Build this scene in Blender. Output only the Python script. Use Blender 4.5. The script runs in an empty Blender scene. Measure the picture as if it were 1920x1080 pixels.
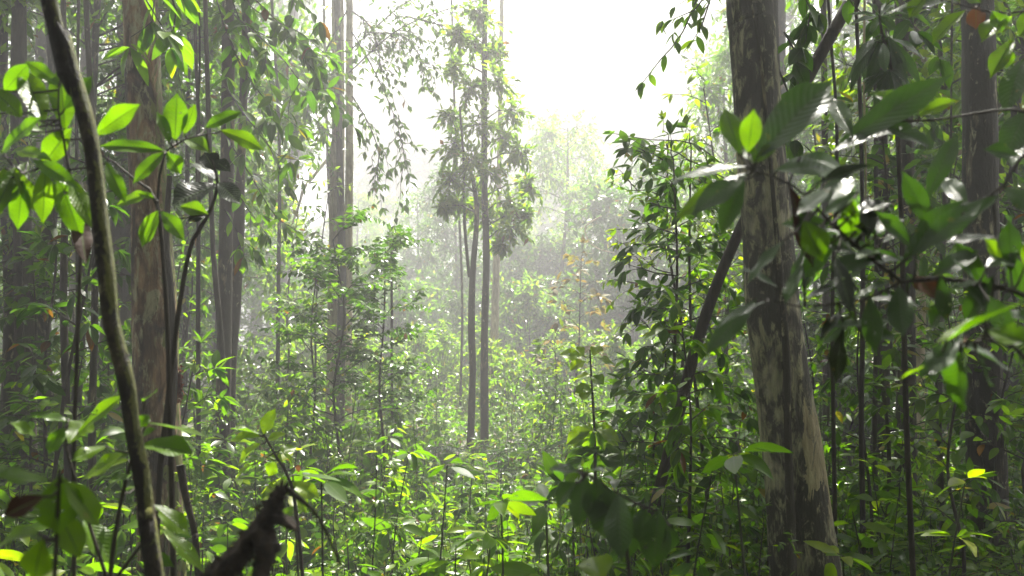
import bpy, math
import numpy as np
from mathutils import Vector, Matrix

C = bpy.context.scene
COL = C.collection
R = math.radians

# ------------------------------------------------------------------ camera
CAM_Z, F_PX, PITCH = 1.6, 1867.0, R(3.07)
cd = bpy.data.cameras.new("camera")
cam = bpy.data.objects.new("camera", cd)
COL.objects.link(cam)
cam.location = (0, 0, CAM_Z)
cam.rotation_euler = (R(90) + PITCH, 0, 0)
cd.sensor_width, cd.lens = 36.0, 35.0
cd.clip_start, cd.clip_end = 0.05, 1000.0
cd.dof.use_dof = True
cd.dof.focus_distance = 6.2
cd.dof.aperture_fstop = 4.8
C.camera = cam

# ------------------------------------------------------------------ sky, sun, exposure
SUN_EL, SUN_AZ = R(58), R(16)          # azimuth measured from +Y towards +X
w = bpy.data.worlds.new("World")
C.world = w
w.use_nodes = True
nt = w.node_tree
nt.nodes.clear()
sky = nt.nodes.new("ShaderNodeTexSky")
sky.sky_type = 'NISHITA'
sky.sun_disc = False
sky.sun_elevation = SUN_EL
sky.sun_rotation = SUN_AZ
sky.dust_density = 6.0
sky.air_density = 1.0
hs = nt.nodes.new("ShaderNodeHueSaturation")
hs.inputs["Saturation"].default_value = 0.12
bg = nt.nodes.new("ShaderNodeBackground")
bg.inputs["Strength"].default_value = 0.05
wo = nt.nodes.new("ShaderNodeOutputWorld")
nt.links.new(sky.outputs[0], hs.inputs["Color"])
nt.links.new(hs.outputs[0], bg.inputs["Color"])
nt.links.new(bg.outputs[0], wo.inputs["Surface"])
sd = bpy.data.lights.new("sun", 'SUN')
sd.energy, sd.angle, sd.color = 5.0, R(0.5), (1.0, 0.95, 0.86)
sun = bpy.data.objects.new("sun", sd)
COL.objects.link(sun)
to_sun = Vector((math.sin(SUN_AZ) * math.cos(SUN_EL), math.cos(SUN_AZ) * math.cos(SUN_EL), math.sin(SUN_EL)))
sun.rotation_euler = to_sun.to_track_quat('Z', 'Y').to_euler()
sun.location = (0, 0, 60)
C.view_settings.view_transform = 'Standard'
C.view_settings.look = 'None'
C.view_settings.gamma = 1.0
C.view_settings.exposure = 2.58
cy = C.cycles
cy.max_bounces, cy.diffuse_bounces, cy.glossy_bounces, cy.transmission_bounces = 6, 4, 2, 5
cy.volume_bounces, cy.transparent_max_bounces = 0, 4
cy.caustics_reflective = cy.caustics_refractive = False
cy.use_denoising = True
cy.sample_clamp_indirect = 6.0
HAZE_DENSITY = 0.0082

# ------------------------------------------------------------------ small helpers
def P(px, py, d):
    """world point seen at photograph pixel (px, py), d metres ahead of the camera"""
    u, v = (px - 960.0) / F_PX, (540.0 - py) / F_PX
    y = math.cos(PITCH) - v * math.sin(PITCH)
    z = math.sin(PITCH) + v * math.cos(PITCH)
    k = d / y
    return np.array((u * k, d, CAM_Z + z * k))

def ground_z(x, y):
    return (0.10 * np.sin(0.31 * x + 0.4) * np.cos(0.23 * y) + 0.05 * np.sin(0.9 * x - 0.7 * y)
            + 0.035 * np.sin(1.9 * y + 1.1 * x) + 0.010 * np.maximum(0, y - 14))

def rng_(s):
    return np.random.default_rng(s)

def unit(a):
    a = np.asarray(a, float)
    return a / np.maximum(np.linalg.norm(a, axis=-1, keepdims=True), 1e-9)

def smooth_path(pts, rad, step):
    pts, rad = np.asarray(pts, float), np.asarray(rad, float)
    if len(pts) == 2:
        n = max(2, int(np.linalg.norm(pts[1] - pts[0]) / step))
        t = np.linspace(0, 1, n + 1)[:, None]
        return pts[0] * (1 - t) + pts[1] * t, rad[0] * (1 - t[:, 0]) + rad[1] * t[:, 0]
    e = np.vstack([2 * pts[0] - pts[1], pts, 2 * pts[-1] - pts[-2]])
    op, orad = [], []
    for i in range(len(pts) - 1):
        n = max(1, int(np.linalg.norm(pts[i + 1] - pts[i]) / step))
        t = np.linspace(0, 1, n, endpoint=False)[:, None]
        a, b, c, d = e[i], e[i + 1], e[i + 2], e[i + 3]
        op.append(0.5 * (2 * b + (c - a) * t + (2 * a - 5 * b + 4 * c - d) * t ** 2 + (3 * b - a - 3 * c + d) * t ** 3))
        orad.append(rad[i] * (1 - t[:, 0]) + rad[i + 1] * t[:, 0])
    op.append(pts[-1:]); orad.append(rad[-1:])
    return np.vstack(op), np.concatenate(orad)

_T = {}
def leaf_template(n, cols, serr=0.0, tip=0.0, wide=0.45):
    key = (n, cols, serr, tip, wide)
    if key in _T:
        return _T[key]
    t = np.linspace(0, 1, n + 1)
    if n == 2:
        t = np.array([0, wide, 1.0])
    p = math.log(0.5) / math.log(wide)
    wd = np.sin(math.pi * t ** p) ** 0.85
    if tip:
        wd = wd * np.where(t > 0.8, 1 - tip * (t - 0.8) / 0.2, 1)
    wd = np.maximum(wd, 0.035)
    if serr:
        wd = wd * (1 + serr * np.where(np.arange(n + 1) % 2 == 0, 1, -1) * (t > .05) * (t < .97))
    v = np.linspace(-1, 1, cols)
    U = np.repeat(t, cols)
    Vv = np.tile(v, n + 1) * np.repeat(wd, cols)
    UVv = np.tile(v, n + 1)
    idx = np.arange((n + 1) * cols).reshape(n + 1, cols)
    q = np.stack([idx[:-1, :-1], idx[:-1, 1:], idx[1:, 1:], idx[1:, :-1]], -1).reshape(-1, 4)
    _T[key] = (U, Vv, UVv, q)
    return _T[key]

LO = (2, 3)
MID = (5, 3, 0.0, 0.5, 0.45)
HI = (26, 9, 0.0, 0.6, 0.56)
SERR = (40, 9, 0.05, 0.4, 0.52)

class MB:
    """collects tubes and leaves and links them as one mesh object"""
    def __init__(s):
        s.v, s.f, s.uv, s.n = [], [], [], 0
    def add(s, v, f, uv):
        s.v.append(v); s.f.append(f + s.n); s.uv.append(uv); s.n += len(v)
    def tube(s, pts, rad, sides=6, step=0.1, bump=0.0, seed=0, flute=0.0, jit=0.0):
        p, r = smooth_path(pts, rad, step)
        tg = unit(np.gradient(p, axis=0))
        ref = np.array((1.0, 0, 0)) if abs(tg[0][0]) < 0.8 else np.array((0, 1.0, 0))
        a = unit(ref - tg * (tg @ ref)[:, None])
        b = np.cross(tg, a)
        th = np.linspace(0, 2 * math.pi, sides, endpoint=False)
        rr = np.repeat(r[:, None], sides, 1)
        if bump:
            g = rng_(seed)
            ph = g.uniform(0, 6.28, 12)
            z = np.cumsum(np.r_[0, np.linalg.norm(np.diff(p, axis=0), axis=1)])[:, None]
            nz = (0.55 * np.sin(2 * th + 1.1 * z / 0.9 + ph[0]) * np.sin(z * 1.7 + ph[1]) + 0.45 * np.sin(3 * th - z * 2.3 + ph[2])
                  + 0.35 * np.sin(5 * th + z * 4.1 + ph[3]) * np.sin(z * 6.3 + ph[4]) + 0.3 * np.sin(z * 9 + ph[5] + np.sin(th + ph[6])))
            rr = rr * (1 + bump * nz)
            if flute:
                rr = rr * (1 + flute * np.exp(-z / 0.5) * np.maximum(0, np.sin(4 * th + ph[7])))
        if jit:
            rr = rr * (1 + jit * rng_(seed + 7).normal(0, 1, rr.shape))
        v = p[:, None, :] + rr[:, :, None] * (np.cos(th)[None, :, None] * a[:, None, :] + np.sin(th)[None, :, None] * b[:, None, :])
        m = len(p)
        idx = np.arange(m * sides).reshape(m, sides)
        nx = np.roll(idx, -1, 1)
        f = np.stack([idx[:-1], nx[:-1], nx[1:], idx[1:]], -1).reshape(-1, 4)
        uv = np.stack([np.tile(np.arange(sides) / sides, m), np.repeat(np.linspace(0, 1, m), sides)], -1)
        s.add(v.reshape(-1, 3), f, uv)
        k = len(s.v)                                            # cap the ends with a fan of quads
        for row, flip in ((0, True), (m - 1, False)):
            c = v[row].mean(0)
            ring = v[row]
            vv = np.vstack([ring, c[None]])
            i = np.arange(0, sides, 2)
            q = np.stack([i, (i + 1) % sides, (i + 2) % sides, np.full(len(i), sides)], -1)
            s.add(vv, q[:, ::-1] if flip else q, np.zeros((sides + 1, 2)))
    def leaves(s, base, axis, normal, L, Wd, droop=0.15, fold=0.15, t=MID, curl=0.0):
        base = np.atleast_2d(base); N = len(base)
        if N == 0:
            return
        axis = unit(np.broadcast_to(axis, (N, 3))); normal = np.broadcast_to(normal, (N, 3))
        side = unit(np.cross(axis, normal)); nrm = np.cross(side, axis)
        bc = lambda x: np.broadcast_to(np.asarray(x, float), (N,))
        L, Wd, droop, fold, curl = map(bc, (L, Wd, droop, fold, curl))
        U, Vv, UVv, q = leaf_template(*t)
        k = len(U)
        n = t[0]
        zz = L[:, None] * (-droop[:, None] * U[None] ** 2) + Wd[:, None] * 0.5 * fold[:, None] * np.abs(Vv)[None]
        if n >= 16:                                             # quilted blade between the side veins, wavy margin
            zz = zz + Wd[:, None] * (0.014 * np.sin(U * 60)[None] * np.abs(Vv)[None] * (1 - np.abs(Vv)[None]) * 2
                                     + 0.10 * np.sin(U * 9 + 1 + 40 * base[0][0])[None] * (Vv ** 2 * np.sign(Vv))[None])
        zz = zz + Wd[:, None] * curl[:, None] * Vv[None]
        V = (base[:, None] + axis[:, None] * (L[:, None] * U[None])[..., None] + side[:, None] * (Wd[:, None] * 0.5 * Vv[None])[..., None]
             + nrm[:, None] * zz[..., None])
        if n >= 16 and N == 1:                                  # insect holes
            g = rng_(int(abs(base[0][0]) * 9973) % 9999)
            if g.random() < 0.55:
                q = np.delete(q, g.choice(np.arange(8, len(q) - 8), g.integers(1, 6), replace=False), 0)
        f = (q[None] + (np.arange(N) * k)[:, None, None]).reshape(-1, 4)
        uv = np.tile(np.stack([UVv * 0.5 + 0.5, U], -1), (N, 1))
        s.add(V.reshape(-1, 3), f, uv)
    def mesh(s, name, mat, off=(0, 0, 0)):
        me = bpy.data.meshes.new(name)
        v = np.vstack(s.v) - np.asarray(off, float)
        f = np.vstack(s.f); uv = np.vstack(s.uv)
        me.vertices.add(len(v)); me.vertices.foreach_set("co", v.astype(np.float32).ravel())
        me.loops.add(f.size); me.loops.foreach_set("vertex_index", f.astype(np.int32).ravel())
        me.polygons.add(len(f))
        me.polygons.foreach_set("loop_start", np.arange(0, f.size, 4, dtype=np.int32))
        me.polygons.foreach_set("loop_total", np.full(len(f), 4, dtype=np.int32))
        me.polygons.foreach_set("use_smooth", np.ones(len(f), dtype=bool))
        l = me.uv_layers.new(name="uv")
        l.data.foreach_set("uv", uv[f.ravel()].astype(np.float32).ravel())
        me.materials.append(mat)
        me.update(calc_edges=True)
        me.validate()
        return me
    def build(s, name, mat, parent=None, off=(0, 0, 0)):
        o = bpy.data.objects.new(name, s.mesh(name, mat, off))
        COL.objects.link(o)
        o.parent = parent
        return o

def thing(name, label, cat, loc=(0, 0, 0), group=None):
    o = bpy.data.objects.new(name, None)
    COL.objects.link(o)
    o.location = tuple(float(q) for q in loc)
    o.empty_display_size = 0.1
    o["label"], o["category"] = label, cat
    if group:
        o["group"] = group
    return o

def dup(root, loc, rz, sc, label, group=None, tilt=(0, 0)):
    r = root.copy(); COL.objects.link(r)
    r.location = tuple(float(q) for q in loc)
    r.rotation_euler = (tilt[0], tilt[1], rz); r.scale = (sc, sc, sc)
    r["label"] = label
    if group:
        r["group"] = group
    elif "group" in r:
        del r["group"]
    for ch in root.children:
        c = ch.copy(); COL.objects.link(c); c.parent = r
        for g in ch.children:
            d = g.copy(); COL.objects.link(d); d.parent = c
    return r

class Stock:
    """a stock of plants of one kind: the first time each one itself is placed, afterwards copies"""
    def __init__(s, protos):
        s.p, s.used, s.i = protos, set(), 0
    def put(s, loc, rz, sc, label, group=None, tilt=(0, 0), which=None):
        k = s.i % len(s.p) if which is None else which
        s.i += 1
        p = s.p[k]
        if k in s.used:
            return dup(p, loc, rz, sc, label, group, tilt)
        s.used.add(k)
        s_loc = tuple(float(q) for q in loc)
        p.location, p.rotation_euler, p.scale = s_loc, (tilt[0], tilt[1], rz), (sc, sc, sc)
        p["label"] = label
        if group:
            p["group"] = group
        return p
    def clean(s):
        for k, p in enumerate(s.p):
            if k not in s.used:
                for ch in list(p.children_recursive):
                    bpy.data.objects.remove(ch)
                bpy.data.objects.remove(p)

# ------------------------------------------------------------------ materials
def node(t, kind, **kw):
    n = t.nodes.new(kind)
    for k, v in kw.items():
        if k.startswith("i_"):
            n.inputs[k[2:].replace("_", " ")].default_value = v
        else:
            setattr(n, k, v)
    return n

def ramp(t, src, stops, interp='LINEAR'):
    n = t.nodes.new("ShaderNodeValToRGB")
    n.color_ramp.interpolation = interp
    while len(n.color_ramp.elements) < len(stops):
        n.color_ramp.elements.new(0.5)
    for e, (p, c) in zip(n.color_ramp.elements, stops):
        e.position = p
        e.color = (*c, 1) if len(c) == 3 else c
    t.links.new(src, n.inputs[0])
    return n.outputs[0]

def mixc(t, fac, a, b, mode='MIX'):
    n = t.nodes.new("ShaderNodeMix"); n.data_type = 'RGBA'; n.blend_type = mode
    for s, x in ((0, fac), (6, a), (7, b)):
        if hasattr(x, "links"):
            t.links.new(x, n.inputs[s])
        else:
            n.inputs[s].default_value = x if s == 0 else (*x, 1)
    return n.outputs[2]

def math_(t, op, a, b=0.0, clamp=False):
    n = t.nodes.new("ShaderNodeMath"); n.operation = op; n.use_clamp = clamp
    for s, x in ((0, a), (1, b)):
        if hasattr(x, "links"):
            t.links.new(x, n.inputs[s])
        else:
            n.inputs[s].default_value = x
    return n.outputs[0]

def leaf_mat(name, stops, trans=0.45, rough=0.3, warm=(2.0, 2.3, 0.2), veins=False, spec=0.17, odd=0.02):
    m = bpy.data.materials.new(name); m.use_nodes = True
    t = m.node_tree; t.nodes.clear()
    geo = t.nodes.new("ShaderNodeNewGeometry")
    oi = t.nodes.new("ShaderNodeObjectInfo")
    rnd = geo.outputs["Random Per Island"]
    k = math_(t, 'ADD', math_(t, 'MULTIPLY', rnd, 0.72), math_(t, 'MULTIPLY', oi.outputs["Random"], 0.28))
    col = ramp(t, k, stops)
    r2 = math_(t, 'FRACT', math_(t, 'MULTIPLY', rnd, 37.31))     # a few old yellow and brown leaves
    col = mixc(t, math_(t, 'GREATER_THAN', r2, 1 - odd), col, (0.16, 0.13, 0.02))
    col = mixc(t, math_(t, 'LESS_THAN', r2, odd * 0.5), col, (0.085, 0.035, 0.015))
    tc = t.nodes.new("ShaderNodeTexCoord")
    nz = node(t, "ShaderNodeTexNoise", i_Scale=14.0, i_Detail=3.0)
    t.links.new(tc.outputs["Object"], nz.inputs["Vector"])
    col = mixc(t, 1.0, col, ramp(t, nz.outputs[0], [(0.3, (0.75, 0.78, 0.7)), (0.7, (1.2, 1.15, 1.2))]), 'MULTIPLY')
    uv = node(t, "ShaderNodeUVMap", uv_map="uv")
    sx = t.nodes.new("ShaderNodeSeparateXYZ"); t.links.new(uv.outputs[0], sx.inputs[0])
    off = math_(t, 'ABSOLUTE', math_(t, 'SUBTRACT', sx.outputs[0], 0.5))
    rib = math_(t, 'LESS_THAN', off, 0.022 if veins else 0.035)
    tcol = mixc(t, 1.0, col, warm, 'MULTIPLY')
    bump = None
    if veins:
        ph = math_(t, 'SUBTRACT', math_(t, 'MULTIPLY', sx.outputs[1], 13.0), math_(t, 'MULTIPLY', off, 5.0))
        sv = math_(t, 'ABSOLUTE', math_(t, 'SUBTRACT', math_(t, 'FRACT', ph), 0.5))
        vl = math_(t, 'LESS_THAN', sv, 0.05)
        col = mixc(t, math_(t, 'MULTIPLY', vl, 0.35), col, (0.11, 0.17, 0.06))
        tcol = mixc(t, math_(t, 'MULTIPLY', vl, 0.35), tcol, (0.02, 0.05, 0.005))
        tcol = mixc(t, rib, tcol, (0.01, 0.03, 0.004))
        sp = node(t, "ShaderNodeTexNoise", i_Scale=60.0, i_Detail=1.0)
        t.links.new(tc.outputs["Object"], sp.inputs["Vector"])
        spot = math_(t, 'GREATER_THAN', sp.outputs[0], 0.74)
        col = mixc(t, spot, col, (0.12, 0.10, 0.02))
        bump = node(t, "ShaderNodeBump", i_Strength=0.5, i_Distance=0.004)
        t.links.new(sv, bump.inputs["Height"])
    col = mixc(t, math_(t, 'MULTIPLY', rib, 0.6), col, (0.10, 0.15, 0.05))
    b = node(t, "ShaderNodeBsdfPrincipled")
    t.links.new(col, b.inputs["Base Color"])
    t.links.new(math_(t, 'ADD', math_(t, 'MULTIPLY', r2, 0.22), rough - 0.10), b.inputs["Roughness"])
    b.inputs["Specular IOR Level"].default_value = spec
    tr = node(t, "ShaderNodeBsdfTranslucent")
    t.links.new(tcol, tr.inputs["Color"])
    if bump:
        t.links.new(bump.outputs[0], b.inputs["Normal"])
    mx = node(t, "ShaderNodeMixShader"); mx.inputs[0].default_value = trans
    t.links.new(b.outputs[0], mx.inputs[1]); t.links.new(tr.outputs[0], mx.inputs[2])
    o = node(t, "ShaderNodeOutputMaterial")
    t.links.new(mx.outputs[0], o.inputs["Surface"])
    return m

def bark_mat(name, dark, light, lichen=0.0, blotch=0.0, moss=0.0, scale=1.0, stretch=0.18, pale_band=None, patch=1.0):
    m = bpy.data.materials.new(name); m.use_nodes = True
    t = m.node_tree
    b = t.nodes["Principled BSDF"]
    tc = t.nodes.new("ShaderNodeTexCoord")
    mp = node(t, "ShaderNodeMapping"); mp.inputs["Scale"].default_value = (scale, scale, scale * stretch)
    t.links.new(tc.outputs["Object"], mp.inputs[0])
    n1 = node(t, "ShaderNodeTexNoise", i_Scale=26.0, i_Detail=8.0, i_Roughness=0.68)
    t.links.new(mp.outputs[0], n1.inputs["Vector"])
    n2 = node(t, "ShaderNodeTexNoise", i_Scale=5.5 * patch, i_Detail=6.0, i_Roughness=0.6, i_Distortion=0.6)
    mp2 = node(t, "ShaderNodeMapping"); mp2.inputs["Scale"].default_value = (1.0, 1.0, 0.45)
    t.links.new(tc.outputs["Object"], mp2.inputs[0])
    t.links.new(mp2.outputs[0], n2.inputs["Vector"])
    n3 = node(t, "ShaderNodeTexNoise", i_Scale=17.0 * patch, i_Detail=5.0, i_Roughness=0.7, i_Distortion=1.0)
    t.links.new(mp2.outputs[0], n3.inputs["Vector"])
    col = ramp(t, n1.outputs[0], [(0.34, dark), (0.66, light)])
    col = mixc(t, 1.0, col, ramp(t, n2.outputs[0], [(0.35, (0.6, 0.57, 0.55)), (0.65, (1.25, 1.25, 1.25))]), 'MULTIPLY')
    if blotch:
        f = ramp(t, n2.outputs[0], [(0.59 - blotch, (1, 1, 1)), (0.69 - blotch, (0, 0, 0))])
        col = mixc(t, f, col, tuple(c * 0.42 for c in dark))
    if lichen:
        s = math_(t, 'ADD', math_(t, 'MULTIPLY', n3.outputs[0], 0.5), math_(t, 'ADD', math_(t, 'MULTIPLY', n2.outputs[0], 0.28), math_(t, 'MULTIPLY', n1.outputs[0], 0.22)))
        f = ramp(t, s, [(0.60 - lichen, (0, 0, 0)), (0.66 - lichen, (1, 1, 1))])
        lc = ramp(t, n1.outputs[0], [(0.35, (0.16, 0.165, 0.115)), (0.65, (0.40, 0.39, 0.30))])
        col = mixc(t, math_(t, 'MULTIPLY', f, 0.85), col, lc)
    if pale_band:                                                # a stretch where the outer bark has come off
        x0, x1, z0, z1 = pale_band
        sx = t.nodes.new("ShaderNodeSeparateXYZ"); t.links.new(tc.outputs["Object"], sx.inputs[0])
        wob = math_(t, 'MULTIPLY', math_(t, 'SUBTRACT', math_(t, 'ADD', math_(t, 'MULTIPLY', n3.outputs[0], 0.5), math_(t, 'MULTIPLY', n2.outputs[0], 0.5)), 0.5), 1.2)
        zz = math_(t, 'ADD', sx.outputs[2], wob)
        xx = math_(t, 'ADD', sx.outputs[0], math_(t, 'MULTIPLY', wob, 0.16))
        f = math_(t, 'MULTIPLY', math_(t, 'MULTIPLY', math_(t, 'GREATER_THAN', zz, z0), math_(t, 'LESS_THAN', zz, z1)),
                  math_(t, 'MULTIPLY', math_(t, 'GREATER_THAN', xx, x0), math_(t, 'LESS_THAN', xx, x1)))
        f = math_(t, 'MULTIPLY', f, ramp(t, n3.outputs[0], [(0.35, (0, 0, 0)), (0.45, (1, 1, 1))]))
        col = mixc(t, f, col, ramp(t, n1.outputs[0], [(0.32, (0.15, 0.125, 0.085)), (0.66, (0.40, 0.36, 0.27))]))
    if moss:
        geo = t.nodes.new("ShaderNodeNewGeometry")
        sx2 = t.nodes.new("ShaderNodeSeparateXYZ"); t.links.new(geo.outputs["Normal"], sx2.inputs[0])
        s = math_(t, 'ADD', math_(t, 'MULTIPLY', n3.outputs[0], 1.6), math_(t, 'MULTIPLY', sx2.outputs[0], 0.5))
        f = ramp(t, s, [(1.22 - moss, (0, 0, 0)), (1.30 - moss, (1, 1, 1))]) if False else math_(t, 'GREATER_THAN', s, 1.26 - moss)
        col = mixc(t, f, col, ramp(t, n1.outputs[0], [(0.3, (0.04, 0.055, 0.012)), (0.7, (0.14, 0.15, 0.03))]))
    col = mixc(t, 1.0, col, (0.96, 0.92, 0.74), 'MULTIPLY')
    t.links.new(col, b.inputs["Base Color"])
    b.inputs["Roughness"].default_value = 0.75
    b.inputs["Specular IOR Level"].default_value = 0.35
    bp = node(t, "ShaderNodeBump", i_Strength=1.0, i_Distance=0.025)
    t.links.new(math_(t, 'ADD', n1.outputs[0], math_(t, 'MULTIPLY', n3.outputs[0], 0.6)), bp.inputs["Height"])
    t.links.new(bp.outputs[0], b.inputs["Normal"])
    return m

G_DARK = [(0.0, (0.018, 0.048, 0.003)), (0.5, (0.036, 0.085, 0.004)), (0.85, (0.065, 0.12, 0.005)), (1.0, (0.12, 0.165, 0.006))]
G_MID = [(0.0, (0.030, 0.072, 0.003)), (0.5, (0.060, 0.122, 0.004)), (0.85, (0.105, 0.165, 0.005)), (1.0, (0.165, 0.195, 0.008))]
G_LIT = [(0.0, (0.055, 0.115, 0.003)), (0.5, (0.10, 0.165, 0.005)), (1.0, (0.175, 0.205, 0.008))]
G_GOLD = [(0.0, (0.09, 0.11, 0.02)), (0.5, (0.14, 0.125, 0.035)), (1.0, (0.15, 0.10, 0.045))]
M = {
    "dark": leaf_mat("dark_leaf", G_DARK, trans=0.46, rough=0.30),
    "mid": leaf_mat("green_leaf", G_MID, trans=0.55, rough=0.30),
    "lit": leaf_mat("fresh_lit_leaf", G_LIT, trans=0.58, rough=0.33),  # lightest greens; on some leaves this colour stands in for sunlight
    "gold": leaf_mat("yellow_leaf", G_GOLD, trans=0.45, rough=0.5, warm=(1.3, 1.2, 0.6)),
    "big": leaf_mat("large_leaf", G_MID, trans=0.5, rough=0.32, veins=True, odd=0.0),
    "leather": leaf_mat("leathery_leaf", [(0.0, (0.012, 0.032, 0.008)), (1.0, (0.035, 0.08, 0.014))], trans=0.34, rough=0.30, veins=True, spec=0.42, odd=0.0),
    "black": leaf_mat("shaded_dark_leaf", [(0.0, (0.008, 0.014, 0.006)), (1.0, (0.014, 0.024, 0.009))], trans=0.06, rough=0.22, veins=True, odd=0.0),  # near black: shade on leaf undersides is put into the colour
    "crown": leaf_mat("canopy_leaf", G_MID, trans=0.42, rough=0.38),
    "brown": leaf_mat("withered_leaf", [(0.0, (0.022, 0.010, 0.006)), (1.0, (0.04, 0.018, 0.010))], trans=0.12, rough=0.6, warm=(1.2, 0.8, 0.6), odd=0.0),
    "dead": leaf_mat("dead_leaf", [(0.0, (0.09, 0.04, 0.02)), (1.0, (0.16, 0.085, 0.04))], trans=0.25, rough=0.6, warm=(1.2, 0.9, 0.6), odd=0.0),
    "stem": bark_mat("stem_bark", (0.012, 0.010, 0.007), (0.05, 0.042, 0.03), scale=2.0),
    "greenstem": bark_mat("green_stem", (0.02, 0.03, 0.01), (0.05, 0.06, 0.025), scale=2.0),
    "bark_grey": bark_mat("grey_bark", (0.05, 0.043, 0.026), (0.22, 0.195, 0.135), lichen=0.055, blotch=0.03, scale=1.0),
    "bark_brown": bark_mat("brown_bark", (0.055, 0.039, 0.022), (0.23, 0.165, 0.095), lichen=0.03, blotch=0.03),
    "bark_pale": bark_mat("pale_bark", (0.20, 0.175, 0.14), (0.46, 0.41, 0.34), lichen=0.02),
    "bark_vine": bark_mat("vine_bark", (0.07, 0.06, 0.04), (0.23, 0.20, 0.14), lichen=0.06, blotch=0.06, scale=1.5),
    "bark_dark": bark_mat("dark_bark", (0.009, 0.007, 0.005), (0.045, 0.036, 0.027), lichen=0.01),
}

# ------------------------------------------------------------------ ground
def make_ground():
    xs = np.r_[np.linspace(-70, -14, 24, endpoint=False), np.linspace(-14, 14, 90, endpoint=False), np.linspace(14, 70, 25)]
    ys = np.r_[np.linspace(-30, -2, 12, endpoint=False), np.linspace(-2, 30, 100, endpoint=False), np.linspace(30, 110, 40)]
    X, Y = np.meshgrid(xs, ys)
    Z = ground_z(X, Y)
    v = np.stack([X, Y, Z], -1).reshape(-1, 3)
    idx = np.arange(X.size).reshape(X.shape)
    f = np.stack([idx[:-1, :-1], idx[:-1, 1:], idx[1:, 1:], idx[1:, :-1]], -1).reshape(-1, 4)
    mb = MB(); mb.add(v, f, v[:, :2])
    m = bpy.data.materials.new("leaf_litter"); m.use_nodes = True
    t = m.node_tree; b = t.nodes["Principled BSDF"]
    tc = t.nodes.new("ShaderNodeTexCoord")
    vo = node(t, "ShaderNodeTexVoronoi", i_Scale=16.0)
    t.links.new(tc.outputs["Object"], vo.inputs["Vector"])
    n = node(t, "ShaderNodeTexNoise", i_Scale=3.0, i_Detail=8.0)
    t.links.new(tc.outputs["Object"], n.inputs["Vector"])
    sx = t.nodes.new("ShaderNodeSeparateColor"); t.links.new(vo.outputs["Color"], sx.inputs[0])
    c = ramp(t, sx.outputs[0], [(0, (0.015, 0.010, 0.006)), (0.5, (0.045, 0.028, 0.015)), (1, (0.10, 0.06, 0.03))])
    c = mixc(t, ramp(t, n.outputs[0], [(0.4, (0, 0, 0)), (0.6, (1, 1, 1))]), c, (0.025, 0.04, 0.012))
    t.links.new(c, b.inputs["Base Color"]); b.inputs["Roughness"].default_value = 0.8
    bp = node(t, "ShaderNodeBump", i_Strength=1.0, i_Distance=0.05)
    t.links.new(vo.outputs["Distance"], bp.inputs["Height"]); t.links.new(bp.outputs[0], b.inputs["Normal"])
    o = mb.build("ground", m)
    o["kind"] = "structure"
make_ground()

# ------------------------------------------------------------------ plant growing code
UP = np.array((0, 0, 1.0))

def spray(leaf, wood, g, path, rad, L, Wd, spacing, droop=0.35, t=MID, start=0.15, splay=0.95, lift=0.0, ends=3, sides=5, ld=0.18, petiole=0.0):
    """a twig with alternate leaves along it and a tuft at its tip"""
    p, r = smooth_path(path, np.linspace(rad, rad * 0.35, len(path)), max(0.04, spacing * 0.5))
    if wood is not None:
        wood.tube(path, np.linspace(rad, rad * 0.35, len(path)), sides, max(0.08, spacing))
    s = np.r_[0, np.cumsum(np.linalg.norm(np.diff(p, axis=0), axis=1))]
    tot = s[-1]
    n = max(2, int(tot * (1 - start) / spacing))
    at = np.linspace(start * tot, tot, n) + g.normal(0, spacing * 0.15, n)
    at = np.clip(at, 0, tot)
    base = np.stack([np.interp(at, s, p[:, i]) for i in range(3)], -1)
    tg = unit(np.stack([np.interp(at, s, np.gradient(p[:, i])) for i in range(3)], -1))
    sd = unit(np.cross(tg, UP + 1e-3))
    sg = np.where(np.arange(n) % 2 == 0, 1, -1)[:, None]
    ax = tg * 0.55 + sd * sg * splay + UP * (lift - droop * g.uniform(0.2, 1.6, (n, 1))) + g.normal(0, 0.22, (n, 3))
    if ends:
        base = np.vstack([base, np.repeat(p[-1:], ends, 0)])
        e = tg[-1:] + g.normal(0, 0.55, (ends, 3)) - UP * droop * 0.6
        ax = np.vstack([ax, e]); n += ends
    ax = unit(ax)
    nm = UP + g.normal(0, 0.3, (n, 3)) + ax * 0.2
    l = L * g.uniform(0.7, 1.15, n)
    leaf.leaves(base + ax * petiole * L, ax, nm, l, Wd * l / L * g.uniform(0.85, 1.15, n), ld * g.uniform(0.2, 2.0, n), g.uniform(0.0, 0.4, n), t)

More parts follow.
